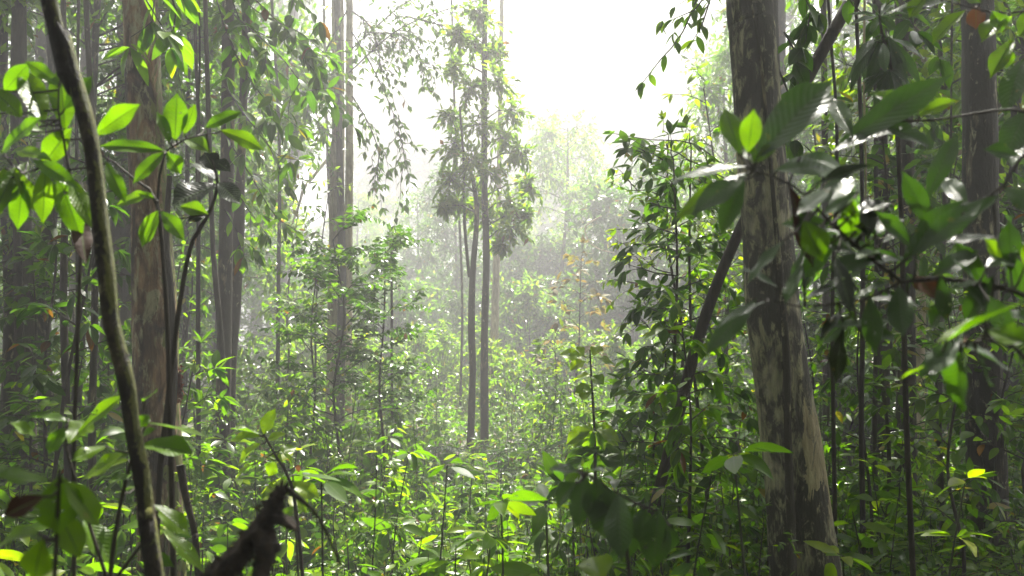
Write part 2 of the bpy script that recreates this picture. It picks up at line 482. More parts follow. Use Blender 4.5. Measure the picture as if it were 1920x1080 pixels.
def frond(leaf, wood, g, path, rad, L, Wd, spacing, t=MID, start=0.2, hang=0.15, fwd=0.35):
    """a rachis with opposite leaflets"""
    p, r = smooth_path(path, np.linspace(rad, rad * 0.3, len(path)), 0.03)
    if wood is not None:
        wood.tube(path, np.linspace(rad, rad * 0.3, len(path)), 4, 0.06)
    s = np.r_[0, np.cumsum(np.linalg.norm(np.diff(p, axis=0), axis=1))]
    n = max(3, int(s[-1] * (1 - start) / spacing))
    at = np.linspace(start * s[-1], s[-1] * 0.985, n)
    base = np.stack([np.interp(at, s, p[:, i]) for i in range(3)], -1)
    tg = unit(np.stack([np.interp(at, s, np.gradient(p[:, i])) for i in range(3)], -1))
    sd = unit(np.cross(tg, UP + 1e-3))
    size = np.sin(np.linspace(0.5, 2.9, n)) * 0.75 + 0.3
    for sg in (1, -1):
        ax = unit(sd * sg + tg * fwd - UP * hang + g.normal(0, 0.09, (n, 3)))
        nm = np.cross(sd, tg); nm = nm * np.sign(nm[:, 2:3] + 1e-6) + g.normal(0, 0.15, (n, 3))
        leaf.leaves(base, ax, nm, L * size, Wd * (0.4 + 0.6 * size), 0.15, 0.1, t)

def arc(g, a, d, length, sag, n=4, wob=0.06):
    d = unit(d)
    return [a + d * length * k / (n - 1) - UP * sag * length * (k / (n - 1)) ** 2 + (g.normal(0, wob * length, 3) * (k > 0)) for k in range(n)]

def sapling_mbs(g, H, nb, bl, L, Wd, spacing, droop=0.4, first=0.25, rise=0.45, style="simple", t=MID, lean=0.06, rad=None, sub=1, taper=0.6):
    leaf, wood = MB(), MB()
    top = np.array((g.normal(0, lean * H), g.normal(0, lean * H), H))
    pts = [np.zeros(3) - UP * 0.1] + [top * k + np.r_[g.normal(0, 0.018 * H, 2), 0] for k in (0.25, 0.5, 0.75)] + [top]
    rad = rad or (0.006 + 0.004 * H)
    wood.tube(pts, np.linspace(rad, rad * 0.3, 5), 6, 0.12, bump=0.06, seed=int(H * 97))
    p, _ = smooth_path(pts, np.ones(5), 0.05)
    for i in range(nb):
        k = first + (1 - first) * (i + 0.5 * g.random()) / nb
        a = p[min(len(p) - 1, int(k * len(p)))]
        th = i * 2.4 + g.normal(0, 0.4)
        ln = bl * (1 - taper * (k - first) / (1 - first + 1e-6)) * g.uniform(0.7, 1.2)
        d = np.array((math.cos(th), math.sin(th), rise + 0.5 * (k - 0.5)))
        path = arc(g, a, d, ln, 0.28)
        if style == "simple":
            spray(leaf, wood, g, path, rad * 0.35, L, Wd, spacing, droop, t)
            for s_ in range(sub):
                q = path[1] + (path[2] - path[1]) * g.random()
                d2 = unit(d) + g.normal(0, 0.6, 3)
                spray(leaf, wood, g, arc(g, q, d2, ln * 0.55, 0.3), rad * 0.22, L, Wd, spacing, droop, t)
        elif style == "pinnate":
            frond(leaf, wood, g, path, rad * 0.3, L, Wd, spacing, t)
        else:                                                   # a twig carrying several feathery fronds
            wood.tube(path, np.linspace(rad * 0.35, rad * 0.15, len(path)), 4, 0.1)
            pp, _ = smooth_path(path, np.ones(len(path)), 0.03)
            for s_ in range(sub):
                q = pp[min(len(pp) - 1, int(len(pp) * (0.2 + 0.8 * (s_ + 1) / sub)))]
                d2 = unit(d) * 0.6 + np.cross(unit(d), UP) * (0.8 if s_ % 2 else -0.8) * g.uniform(0.2, 1.1) + UP * g.uniform(-0.2, 0.7)
                frond(leaf, wood, g, arc(g, q, d2, 0.32 * g.uniform(0.7, 1.2), 0.45), rad * 0.15, L, Wd, spacing, t, 0.12, g.uniform(0.1, 0.7))
    if style == "simple":
        spray(leaf, wood, g, arc(g, p[-1], top + g.normal(0, .3, 3), bl * 0.35, 0.2), rad * 0.3, L, Wd, spacing, droop, t, ends=5)
    return leaf, wood

def sapling(name, cat, seed, mat, stem="stem", **kw):
    leaf, wood = sapling_mbs(rng_(seed), **kw)
    o = thing(name, "", cat)
    wood.build("stem", M[stem], o)
    leaf.build("foliage", M[mat], o)
    return o

def seedling(name, cat, seed, mat, H, n, L, Wd, droop, whorl=0, t=MID, lean=0.1):
    """an unbranched young plant, leaves spiralling up its stem"""
    g = rng_(seed); leaf, wood = MB(), MB()
    top = np.array((g.normal(0, lean * H), g.normal(0, lean * H), H))
    pts = [-UP * 0.08, top * 0.5 + np.r_[g.normal(0, 0.03 * H, 2), 0], top]
    wood.tube(pts, [0.006, 0.005, 0.003], 5, 0.1)
    k = np.sort(g.uniform(0.15, 1.0, n)) if not whorl else np.repeat(np.linspace(0.25, 1, max(1, n // whorl)), whorl)[:n]
    n = len(k)
    base = np.stack([np.interp(k, (0, 0.5, 1), [q[i] for q in pts]) for i in range(3)], -1)
    th = np.arange(n) * 2.4 + g.normal(0, 0.3, n)
    ax = np.stack([np.cos(th), np.sin(th), 0.55 * k - 0.1 - (droop + 0.35) * g.uniform(0, 1.3, n)], -1)
    l = L * g.uniform(0.7, 1.15, n) * (0.75 + 0.5 * np.sin(k * 2.6))
    ax = unit(ax)
    for b_, a_, l_ in zip(base, ax, l):
        wood.tube([b_, b_ + a_ * 0.18 * l_], [0.0025, 0.0018], 3, 0.2)
    leaf.leaves(base + ax * (0.18 * l)[:, None], ax, UP + g.normal(0, 0.45, (n, 3)), l, Wd * l / L, g.uniform(0.05, 0.4, n), g.uniform(0.05, 0.35, n), t)
    o = thing(name, "", cat)
    wood.build("stem", M["greenstem"], o)
    leaf.build("foliage", M[mat], o)
    return o

def fern(name, cat, seed, mat, n, ln, L, Wd, spacing, rise=0.9, sag=0.55):
    g = rng_(seed); leaf, wood = MB(), MB()
    for i in range(n):
        th = i * 2 * math.pi / n + g.normal(0, 0.25)
        d = np.array((math.cos(th), math.sin(th), rise * g.uniform(0.6, 1.3)))
        frond(leaf, wood, g, arc(g, np.zeros(3), d, ln * g.uniform(0.75, 1.15), sag, 5, 0.02), 0.006, L, Wd, spacing, LO, 0.12, 0.1, 0.3)
    o = thing(name, "", cat)
    wood.build("stalk", M["greenstem"], o)
    leaf.build("fronds", M[mat], o)
    return o

def crown_into(leaf, wood, g, top, R_, Hc, n_limb, n_twig, L, Wd, trunk_r, t=LO, lo=-0.3, per=9):
    """limbs from TOP, twigs from the limbs, leaves along the twigs"""
    ends = []
    for i in range(n_limb):
        th = i * 2.4 + g.normal(0, 0.4)
        e = g.uniform(lo, 1.0)
        rr = R_ * math.sqrt(max(0.1, 1 - max(0, e) ** 2)) * g.uniform(0.55, 1.0)
        a = top - UP * g.uniform(0, 0.5) * Hc * 0.5
        tip = top + np.array((math.cos(th) * rr, math.sin(th) * rr, e * Hc))
        mid = a * 0.45 + tip * 0.55 + np.r_[g.normal(0, 0.12 * R_, 2), 0.12 * Hc]
        wood.tube([a, mid, tip], [trunk_r * 0.45, trunk_r * 0.24, trunk_r * 0.08], 5, 0.4, 0.05, i)
        ends += [(mid * (1 - k) + tip * k) for k in g.uniform(0.1, 1, max(1, n_twig // n_limb))]
    E = np.array(ends)
    n = len(E)
    cl = 0.24 * R_
    d = unit(g.normal(0, 1, (n, 3)) + np.array((0, 0, 0.15)))
    for k in range(n):
        m = g.integers(4, 8)
        dd = unit(d[k] * 0.4 + g.normal(0, 0.8, (m, 3)))
        ln = cl * g.uniform(0.5, 1.4, m)
        for j in range(m):
            q = np.linspace(0.15, 1, per)[:, None]
            b = E[k] + dd[j] * ln[j] * q - UP * 0.25 * ln[j] * q ** 2
            ax = dd[j] * 0.5 + g.normal(0, 0.65, (per, 3)) - UP * 0.3
            leaf.leaves(b, ax, UP + g.normal(0, 0.45, (per, 3)), L * g.uniform(0.7, 1.2, per), Wd * g.uniform(0.8, 1.2, per), 0.15, 0.2, t)
            if L > 0.09:
                wood.tube([E[k], b[-1]], [0.008, 0.003], 3, 1.0)

def clumps_into(leaf, wood, g, root_pts, cs, L, Wd, per=8, tw=14, t=LO, hang=0.25):
    """leafy twig clumps at given centres (point, radius)"""
    for c, rad in cs:
        c = np.asarray(c)
        if root_pts is not None:
            a = root_pts[np.argmin(np.linalg.norm(root_pts - (c - UP * rad * 0.6), axis=1))]
            wood.tube([a, (a + c) / 2 + UP * 0.06, c], [0.014, 0.009, 0.005], 4, 0.3)
        dd = unit(g.normal(0, 1, (tw, 3)) + np.array((0, 0, -0.1)))
        ln = rad * g.uniform(0.5, 1.25, tw)
        for j in range(tw):
            q = np.linspace(0.2, 1, per)[:, None]
            b = c + dd[j] * ln[j] * q - UP * hang * ln[j] * q ** 2
            ax = dd[j] * 0.7 + g.normal(0, 0.6, (per, 3)) - UP * hang
            leaf.leaves(b, ax, UP + g.normal(0, 0.4, (per, 3)), L * g.uniform(0.7, 1.2, per), Wd * g.uniform(0.8, 1.2, per), 0.15, 0.2, t)
            wood.tube([c, b[-1]], [0.005, 0.002], 3, 1.0)

def trunk_px(pts, d, to_z=None, to_ground=True):
    """pts: (px, py, width px) from top to bottom at depth d (a number or one per point) -> path from the ground up, radii"""
    ds = d if hasattr(d, "__len__") else [d] * len(pts)
    p = [P(x, y, q) for (x, y, w_), q in zip(pts, ds)][::-1]
    r = [w_ * q / F_PX / 2 for (x, y, w_), q in zip(pts, ds)][::-1]
    if to_ground:
        a = unit(p[0] - p[1])
        gz = ground_z(p[0][0], p[0][1])
        if p[0][2] > gz - 0.1:
            k = (p[0][2] - gz + 0.15) / max(0.3, -a[2])
            p.insert(0, p[0] + a * k); r.insert(0, r[0] * (1.25 if r[0] > 0.03 else 1.05))
    if to_z:
        a = unit(p[-1] - p[-2]); a = unit(np.array((a[0] * 0.7, a[1] * 0.7, max(a[2], 0.6))))
        rest = to_z - p[-1][2]
        n = max(1, int(rest / 2.5))
        for i in range(n):
            p.append(p[-1] + a * rest / n); r.append(r[-1] * 0.93)
    return np.array(p), np.array(r)

def tree(name, label, pts, d, mat, to_z=None, crown=None, group=None, cat="tree", sides=14, bump=0.05, seed=1, leafmat="crown", flute=0.15, step=0.12):
    p, r = trunk_px(pts, d, to_z)
    base = p[0].copy()
    o = thing(name, label, cat, base, group)
    wood = MB(); wood.tube(p, r, sides, step, bump, seed, flute)
    wood.build("trunk", mat, o, base)
    if crown:
        g = rng_(seed + 1000); leaf, limb = MB(), MB()
        crown_into(leaf, limb, g, p[-1], t=LO, trunk_r=r[-1], **crown)
        limb.build("limbs", mat, o, base)
        leaf.build("crown", M[leafmat], o, base)
    return o, p, base

CR = dict(R_=3.4, Hc=2.8, n_limb=13, n_twig=110, L=0.24, Wd=0.12)


# ================================================================== the large trunks
bm_mossy = bark_mat("mottled_bark", (0.05, 0.027, 0.016), (0.30, 0.19, 0.12), lichen=0.085, blotch=0.13, moss=0.02)
bm_big = bark_mat("lichened_bark", (0.10, 0.094, 0.086), (0.40, 0.38, 0.345), lichen=0.095, blotch=0.06, pale_band=(-0.10, 0.16, 1.04, 1.50))
bm_pole = bark_mat("pole_bark", (0.014, 0.011, 0.007), (0.085, 0.068, 0.045), lichen=0.045, blotch=0.10, scale=1.8, stretch=0.6, moss=0.10, patch=2.4)

# thin leaning pole, close
o, p, b = tree("leaning_sapling_trunk", "thin dark mottled trunk leaning across in front of the thick mossy trunk",
               [(78, -60, 29), (110, 40, 29), (134, 130, 28), (160, 225, 31), (174, 300, 28), (186, 410, 29), (199, 520, 31), (207, 600, 29), (236, 715, 31), (246, 790, 29), (266, 900, 31), (276, 985, 30), (291, 1090, 34)], 1.75, bm_pole,
               to_z=8.0, crown=dict(R_=1.5, Hc=1.0, n_limb=6, n_twig=24, L=0.14, Wd=0.06), seed=3, flute=0.0, bump=0.11, step=0.02)
# thick mottled trunk
o, p, b_mossy = tree("mossy_tree", "thick mottled brown and grey trunk with yellow moss along its sunny edge",
               [(262, -60, 64), (268, 120, 66), (274, 260, 66), (286, 470, 74), (290, 620, 82), (292, 740, 80), (298, 900, 80), (302, 1080, 84)], 4.6, bm_mossy,
               to_z=15.0, crown=CR, seed=5, bump=0.05, sides=20, step=0.06)
mb = MB(); mb.tube([P(318, 330, 4.45), P(312, 450, 4.45), P(322, 560, 4.42), P(326, 700, 4.42), P(318, 830, 4.4)], [0.012, 0.014, 0.015, 0.017, 0.018], 6, 0.06, 0.08, 2)
mb.build("bark_ridge", M["bark_dark"], o, b_mossy)
mb = MB(); g = rng_(31); n = 420
c = np.array([P(334 + g.normal(0, 2.5), y, 4.44) for y in np.clip(g.normal(722, 17, n), 688, 756)])
mb.leaves(c, g.normal(0, 1, (n, 3)) + np.array((1.2, -0.8, -0.3)), g.normal(0, 1, (n, 3)), g.uniform(0.006, 0.022, n), g.uniform(0.005, 0.014, n), 0.4, 0.4, LO)
f_ = mb.build("fungus", bark_mat("rusty_fungus", (0.10, 0.022, 0.006), (0.30, 0.085, 0.02), scale=3.0), o, b_mossy)
f_["label"] = "rusty orange bracket fungus on the trunk edge"

# tree behind with a companion stem, from whose boughs the leaves hang
o_t3, p3, b3 = tree("slender_brown_tree", "slender brown trunk with pale flecks standing straight behind the hanging leafy boughs",
               [(428, -60, 24), (427, 200, 25), (424, 430, 27), (420, 640, 27), (417, 860, 28)], 8.6, M["bark_brown"], to_z=14.0, crown=CR, seed=11)
tree("crooked_brown_tree", "darker crooked trunk pressed close behind the slender brown trunk",
     [(452, 300, 16), (446, 430, 24), (440, 560, 24), (433, 700, 20), (431, 850, 20)], 9.0, M["bark_brown"], to_z=9.0, crown=dict(R_=2.2, Hc=1.6, n_limb=8, n_twig=60, L=0.18, Wd=0.08), seed=12)
tree("thin_dark_tree", "thin blackish stem curving in against the slender brown trunk",
     [(396, 380, 9), (402, 500, 10), (410, 590, 11), (416, 660, 10), (420, 800, 11)], 8.3, M["bark_dark"], to_z=6.0, crown=dict(R_=1.2, Hc=0.8, n_limb=5, n_twig=16, L=0.14, Wd=0.06), seed=13)
# pale tall twins
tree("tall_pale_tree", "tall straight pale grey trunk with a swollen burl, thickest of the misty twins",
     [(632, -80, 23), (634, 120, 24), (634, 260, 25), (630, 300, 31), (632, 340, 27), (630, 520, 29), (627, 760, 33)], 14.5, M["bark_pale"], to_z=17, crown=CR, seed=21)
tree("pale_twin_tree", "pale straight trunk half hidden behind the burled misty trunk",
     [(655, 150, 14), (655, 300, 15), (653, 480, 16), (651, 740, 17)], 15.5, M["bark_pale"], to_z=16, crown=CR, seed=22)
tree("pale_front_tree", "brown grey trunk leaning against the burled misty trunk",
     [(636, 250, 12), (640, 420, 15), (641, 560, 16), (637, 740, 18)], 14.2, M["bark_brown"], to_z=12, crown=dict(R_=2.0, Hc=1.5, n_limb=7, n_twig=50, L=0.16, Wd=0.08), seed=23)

# the slim pair in the clearing with a column of leaves
def central():
    pA, rA = trunk_px([(910, -120, 9), (909, 60, 10), (908, 330, 12), (912, 480, 13), (908, 650, 14), (909, 860, 16)], 14.0, 10.5)
    pB, rB = trunk_px([(886, 330, 8), (894, 400, 9), (886, 520, 12), (884, 620, 14), (886, 700, 12), (881, 860, 14)], 13.7)
    pC, rC = trunk_px([(862, 200, 4), (869, 300, 5), (871, 420, 6), (880, 520, 6)], 13.8, None, False)
    g = rng_(77)
    cl = [(850, 120, 38), (880, 165, 40), (842, 215, 36), (930, 150, 38), (958, 205, 38), (900, 232, 48), (852, 268, 42), (940, 258, 45), (880, 300, 48),
          (918, 322, 48), (975, 285, 32), (990, 342, 28), (955, 375, 42), (900, 372, 42), (845, 335, 34), (958, 425, 34), (915, 415, 40), (862, 382, 22),
          (885, 80, 34), (925, 90, 30), (860, 60, 24), (900, 20, 34), (985, 400, 20), (834, 385, 14), (940, 455, 14)]
    near = np.vstack([smooth_path(pA[1:], rA[1:], 0.2)[0], smooth_path(pB[1:], rB[1:], 0.2)[0]])
    sets = {"A": ([], pA, rA), "B": ([], pB, rB)}
    for i, (x, y, r_) in enumerate(cl):
        sets["B" if x < 880 and y > 180 else "A"][0].append((P(x, y, 14.0 + g.normal(0, 0.25)), r_ * 14 / F_PX))
    for key, name, label in (("A", "slim_tree", "taller of the two slim trunks in the misty clearing, wrapped in a column of leaves"),
                             ("B", "bent_slim_tree", "bent brown trunk with a kinked knee, shorter of the slim clearing pair")):
        cs, pp, rr = sets[key]
        o = thing(name, label, "tree", pp[0])
        wood, limb, leaf = MB(), MB(), MB()
        wood.tube(pp, rr, 12, 0.1, 0.06, 31, 0.1)
        clumps_into(leaf, limb, g, smooth_path(pp[1:], rr[1:], 0.2)[0], cs, 0.125, 0.05, per=10, tw=21, t=LO, hang=0.25)
        if key == "B":
            limb.tube(pC, rC, 6, 0.2)
        wood.build("trunk", M["bark_brown"], o, pp[0])
        limb.build("limbs", M["stem"], o, pp[0])
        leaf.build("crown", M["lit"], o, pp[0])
central()
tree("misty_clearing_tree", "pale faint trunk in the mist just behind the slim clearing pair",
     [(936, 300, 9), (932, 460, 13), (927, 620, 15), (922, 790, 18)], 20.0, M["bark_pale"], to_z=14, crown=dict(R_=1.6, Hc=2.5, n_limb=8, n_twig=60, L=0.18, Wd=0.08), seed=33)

# big trunk on the other side, its liana and the leaning pole
o7, p7, b7 = tree("lichened_tree", "thickest trunk, dark bark with lichen and a pale bare patch low down",
     [(1400, -90, 86), (1412, 60, 88), (1424, 250, 90), (1440, 460, 94), (1450, 600, 98), (1470, 740, 102), (1490, 880, 110), (1512, 1085, 128)], 4.9, bm_big,
     to_z=16, crown=dict(R_=3.3, Hc=2.8, n_limb=14, n_twig=100, L=0.24, Wd=0.12), seed=41, bump=0.035, sides=28, step=0.05)
lb = P(1486, 1100, 4.62)
ol = thing("climbing_liana", "grey climbing stem running straight up the face of the thickest trunk", "liana", lb)
mb = MB(); mb.tube([P(1398, -60, 4.805), P(1420, 70, 4.79), P(1436, 210, 4.787), P(1452, 400, 4.783), P(1462, 500, 4.778), P(1473, 640, 4.776), P(1477, 760, 4.764), P(1480, 900, 4.733), P(1484, 1000, 4.70), lb, np.array((lb[0], lb[1], 0))],
                   [0.008, 0.009, 0.010, 0.011, 0.014, 0.017, 0.018, 0.019, 0.02, 0.022, 0.024], 10, 0.03, 0.22, 6)
mb.build("stem", M["bark_vine"], ol, lb)
tree("added_shade_tree", "brown tree added right behind the thickest trunk, its crown shading the near growth",  # added tree, kept out of sight; its crown shades the near growth
     [(1436, -40, 44), (1446, 300, 46), (1456, 600, 48), (1466, 900, 52)], 9.5, M["bark_brown"], to_z=14.5, crown=dict(R_=2.6, Hc=2.0, n_limb=9, n_twig=12, L=0.24, Wd=0.12), seed=48)
tree("added_dapple_tree", "tall brown tree added in the haze behind the thickest trunk to dapple the clearing",  # unseen tree put in so its sparse crown dapples the clearing
     [(1462, -40, 20), (1466, 300, 22), (1470, 600, 23), (1474, 820, 25)], 17.0, M["bark_brown"], to_z=14.5, crown=dict(R_=4.6, Hc=2.4, n_limb=13, n_twig=42, L=0.24, Wd=0.12), seed=49)
tree("leaning_dark_tree", "dark slanting trunk passing behind the thickest trunk towards the upper canopy",
     [(1625, -60, 24), (1590, 10, 24), (1508, 160, 23), (1440, 330, 22), (1390, 425, 21), (1345, 530, 21), (1308, 640, 22), (1274, 770, 22), (1238, 910, 22)], 5.6, M["bark_dark"],
     to_z=9, crown=dict(R_=2.2, Hc=1.5, n_limb=8, n_twig=60, L=0.18, Wd=0.08), seed=43, flute=0)
tree("shaded_grey_tree", "straight dark grey trunk at the shaded edge behind blurred big leaves",
     [(1832, -60, 60), (1836, 200, 62), (1841, 500, 64), (1846, 760, 66), (1852, 960, 70)], 7.0, M["bark_grey"], to_z=15, crown=CR | dict(n_twig=60), seed=45, sides=18)
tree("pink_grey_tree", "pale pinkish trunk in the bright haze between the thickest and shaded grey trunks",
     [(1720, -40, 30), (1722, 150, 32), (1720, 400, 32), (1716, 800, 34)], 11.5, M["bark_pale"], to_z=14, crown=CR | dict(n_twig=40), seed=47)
for px, w_, d, s, lab in ((1655, 26, 10.0, 51, "short dark trunk glimpsed low among shaded leaves, browner of two"), (1702, 30, 9.0, 52, "short dark trunk glimpsed low among shaded leaves, blacker of two"),
                          (1875, 20, 12.0, 53, "thin pale trunk peeping out beside the straight shaded grey trunk"),
                          (1548, 14, 11.0, 55, "slim brown trunk behind the slanting dark pole")):
    tree("forest_tree", lab, [(px - 3, 100, w_ * .8), (px, 500, w_ * .9), (px + 2, 930, w_)], d, M["bark_dark" if s < 53 else "bark_brown"], to_z=12,
         crown=dict(R_=2.4, Hc=1.8, n_limb=8, n_twig=28, L=0.2, Wd=0.1), seed=s)
for px, w_, d, s, dark, lab in ((14, 26, 10.5, 61, 0, "tall grey trunk at the outermost shaded edge, upper part bare"),
                                (48, 38, 9.5, 62, 1, "broad dark grey trunk behind the sunlit serrated leaves"),
                                (88, 30, 12.0, 63, 0, "grey trunk deep in the shade behind hanging serrated leaves"),
                                (126, 15, 6.5, 64, 1, "thin black trunk just behind the leaning mottled pole"),
                                (172, 14, 6.0, 65, 0, "thin trunk spotted with pale lichen before the mossy trunk"),
                                (148, 8, 9.0, 66, 1, "very thin dark pole between two thin shaded trunks"),
                                (372, 9, 8.5, 67, 1, "thin dark pole midway between mossy trunk and slender brown trunk"),
                                (345, 11, 12.5, 68, 0, "faint grey pole peeping beside the mossy trunk"),
                                (610, 7, 18.0, 69, 0, "very thin pale stem in the mist beside the burled trunk"),
                                (862, 5, 18.5, 70, 0, "hair thin grey stem in the mist beside the bent slim trunk"),
                                (735, 5, 11.0, 71, 1, "thin dark stem under the feathery sapling crown"),
                                (1615, 10, 6.4, 72, 1, "thin blackish pole standing behind the blurred big leaves"),
                                (1563, 8, 6.0, 73, 1, "thin blackish pole close beside the thickest trunk"),
                                (1640, 9, 8.0, 74, 1, "second thin pole in the shade past the thickest trunk"),
                                (520, 8, 13.0, 75, 0, "thin brown pole in dappled light near the slender brown trunk"),
                                (1760, 12, 10.0, 76, 1, "dark pole between the pinkish trunk and the shaded grey trunk")):
    g = rng_(s)
    k = g.normal(0, 8, 4)
    tree("young_tree", lab, [(px + k[0] - 4, -50, w_ * .7), (px + k[1], 250, w_ * .8), (px + k[2] * .6, 550, w_ * .95), (px, 800, w_), (px + 2, 920, w_ * 1.05)][{610: 1, 862: 1, 735: 2}.get(px, 0):], d,
         M["bark_dark" if dark else "bark_grey"], to_z=2.6 if px == 735 else 9.5, crown=dict(R_=0.4, Hc=0.3, n_limb=4, n_twig=6, L=0.1, Wd=0.04) if px == 735 else dict(R_=1.7, Hc=1.4, n_limb=7, n_twig=16, L=0.17, Wd=0.08), seed=s, sides=10)

# hanging lianas and roots
for i, (pts, d, r_, lab) in enumerate((
        ([(1622, -60), (1620, 150), (1624, 330), (1622, 430)], 4.4, 0.006, "thin pale liana hanging straight in front of dark drooping leaves"),
        ([(1786, -60), (1784, 150), (1783, 300), (1780, 390)], 7.5, 0.010, "knotted thin liana hanging beside the shaded grey trunk"),
        ([(1128, 405), (1098, 425), (1104, 452), (1126, 468), (1152, 474)], 21.0, 0.02, "white looped vine hanging in the mist of the clearing"),
        ([(613, 300), (590, 328), (572, 350), (560, 385), (548, 420)], 20.0, 0.035, "bare white bough curving down through the mist"),
        ([(610, 400), (592, 412), (578, 419), (560, 422)], 16.0, 0.008, "dark bare twig poking out through the mist"),
        ([(372, -40), (374, 120), (368, 300), (372, 520)], 6.8, 0.008, "thin dark liana hanging beside the mossy trunk"))):
    pp = [P(x, y, d) for x, y in pts]
    mb = MB(); mb.tube(pp, np.linspace(r_, r_ * 0.7, len(pp)), 6, 0.1, 0.12, i)
    o = mb.build("liana", M["bark_pale" if i in (0, 2, 3) else "bark_dark"], None, pp[0])
    o.location = tuple(pp[0]); o["label"] = lab; o["category"] = "liana" if i not in (3, 4) else "bough"
    if i in (3, 4):
        o.name = "bare_bough"

# ================================================================== plants close to the camera, leaf by leaf
def hand_plant(name, label, cat, d, stems, leaves, mat="big", t=HI, stem_mat="stem", face=0.75, seed=0, droop=0.10, long=1.0, slim=1.0):
    g = rng_(seed + 500)
    base = P(*stems[0][0][:2], stems[0][0][3] if len(stems[0][0]) > 3 else d)
    o = thing(name, label, cat, base)
    wood = MB(); sp = []
    for st in stems:
        pts = [P(s[0], s[1], s[3] if len(s) > 3 else d) for s in st]
        rr = [s[2] * (s[3] if len(s) > 3 else d) / F_PX / 2 for s in st]
        wood.tube(pts, rr, 8, 0.03, 0.07, seed)
        sp.append(smooth_path(pts, rr, 0.01)[0])
    sp = np.vstack(sp)
    for lf in leaves:
        bx, by, tx, ty, wp = lf[:5]
        opt = lf[5] if len(lf) > 5 else {}
        db = opt.get("d", d + g.normal(0, 0.03)); dt = db + opt.get("dd", g.normal(0, 0.035))
        a, e = P(bx, by, db), P(tx, ty, dt)
        ax = (e - a) * long; L = np.linalg.norm(ax)
        cam_dir = unit(np.array((0, 0, CAM_Z)) - a)
        f = opt.get("face", face)
        nm = cam_dir * f + UP * (1 - f + 0.25) + g.normal(0, 0.12, 3)
        wm = wp * db / F_PX * 1.22 * slim
        lm = MB()
        c = sp[np.argmin(np.linalg.norm(sp - a, axis=1))]
        if np.linalg.norm(c - a) < 0.22:
            wood.tube([c, (a + c) / 2 - UP * 0.004, a + ax * 0.04], [0.0026, 0.002, 0.0018], 5, 0.02)
        lm.leaves(a, ax, nm, L, wm, opt.get("droop", droop * g.uniform(0.3, 1.8)), opt.get("fold", g.uniform(0.1, 0.45)), opt.get("t", t), g.normal(0, 0.06))
        q = lm.build("leaf", M[opt.get("m", mat)], o, base)
        if "lab" in opt:
            q["label"] = opt["lab"]
    wood.build("stem", M[stem_mat], o, base)
    return o

hand_plant("serrated_sapling", "sapling with long toothed backlit leaves hanging behind the thin leaning trunk", "sapling", 2.0,
    [[(140, 1380, 10), (138, 900, 9), (145, 640, 8), (150, 440, 7), (132, 330, 6), (119, 262, 5), (109, 205, 4), (113, 140, 3)],
     [(132, 330, 5), (85, 312, 4), (45, 325, 3)]],
    [(42, 222, -12, 165, 42), (83, 232, 48, 136, 48), (122, 246, 114, 140, 46), (2, 288, 50, 228, 40), (80, 310, 121, 252, 42), (52, 246, 84, 240, 22),
     (180, 252, 246, 204, 40), (103, 312, 144, 428, 42, dict(m="big")), (43, 338, 33, 415, 36), (85, 315, 80, 402, 36), (52, 303, 4, 374, 36),
     (10, 312, -10, 400, 32), (198, 303, 229, 366, 26), (62, 240, 40, 250, 18), (0, 210, -30, 260, 40), (22, 330, -8, 392, 30), (130, 332, 162, 402, 30), (62, 300, 128, 332, 28), (120, 205, 165, 150, 32), (8, 172, 44, 128, 34), (96, 300, 32, 276, 28), (112, 160, 60, 120, 30), (25, 315, 70, 390, 30),
     (148, 400, 158, 475, 32, dict(m="brown", lab="shrivelled reddish brown dead leaf"))], t=SERR, seed=1, face=0.85, long=1.18, slim=0.88)
hand_plant("toothed_sapling", "sapling whose toothed leaves spread like a star against the mossy trunk", "sapling", 2.3,
    [[(330, 1300, 12), (322, 900, 11), (318, 760, 10), (313, 600, 9), (303, 450, 8), (295, 385, 7), (280, 355, 6), (250, 335, 5), (215, 305, 4), (188, 290, 3)],
     [(295, 385, 6), (299, 330, 5), (310, 284, 4), (345, 262, 3), (395, 250, 2)]],
    [(310, 283, 196, 268, 32), (328, 264, 331, 186, 44), (345, 252, 363, 203, 22), (308, 285, 257, 331, 28), (312, 287, 337, 320, 32), (395, 287, 350, 255, 32),
     (384, 241, 442, 208, 28), (413, 244, 487, 270, 30), (285, 363, 220, 378, 28), (296, 395, 268, 452, 32), (300, 395, 342, 442, 32), (390, 402, 343, 384, 28),
     (290, 372, 262, 362, 14), (318, 270, 300, 215, 26)], t=SERR, seed=2, face=0.8, long=1.15, slim=0.85)
hand_plant("shaded_leaf_sapling", "thin black stem topped by a few glossy leaves coloured black for their shaded undersides", "sapling", 2.6,
    [[(288, 1240, 11), (298, 920, 11), (312, 780, 11), (330, 620, 10), (345, 520, 9), (362, 450, 8), (392, 400, 7), (408, 345, 6), (398, 300, 4)]],
    [(408, 345, 322, 380, 50, dict(dd=-0.1)), (405, 338, 365, 302, 36), (408, 342, 447, 374, 30, dict(dd=-0.12)), (402, 320, 384, 283, 32), (392, 398, 352, 412, 20), (398, 300, 432, 318, 22)],
    mat="black", seed=3, face=0.7)  # the dark of the undersides is in the leaf colour
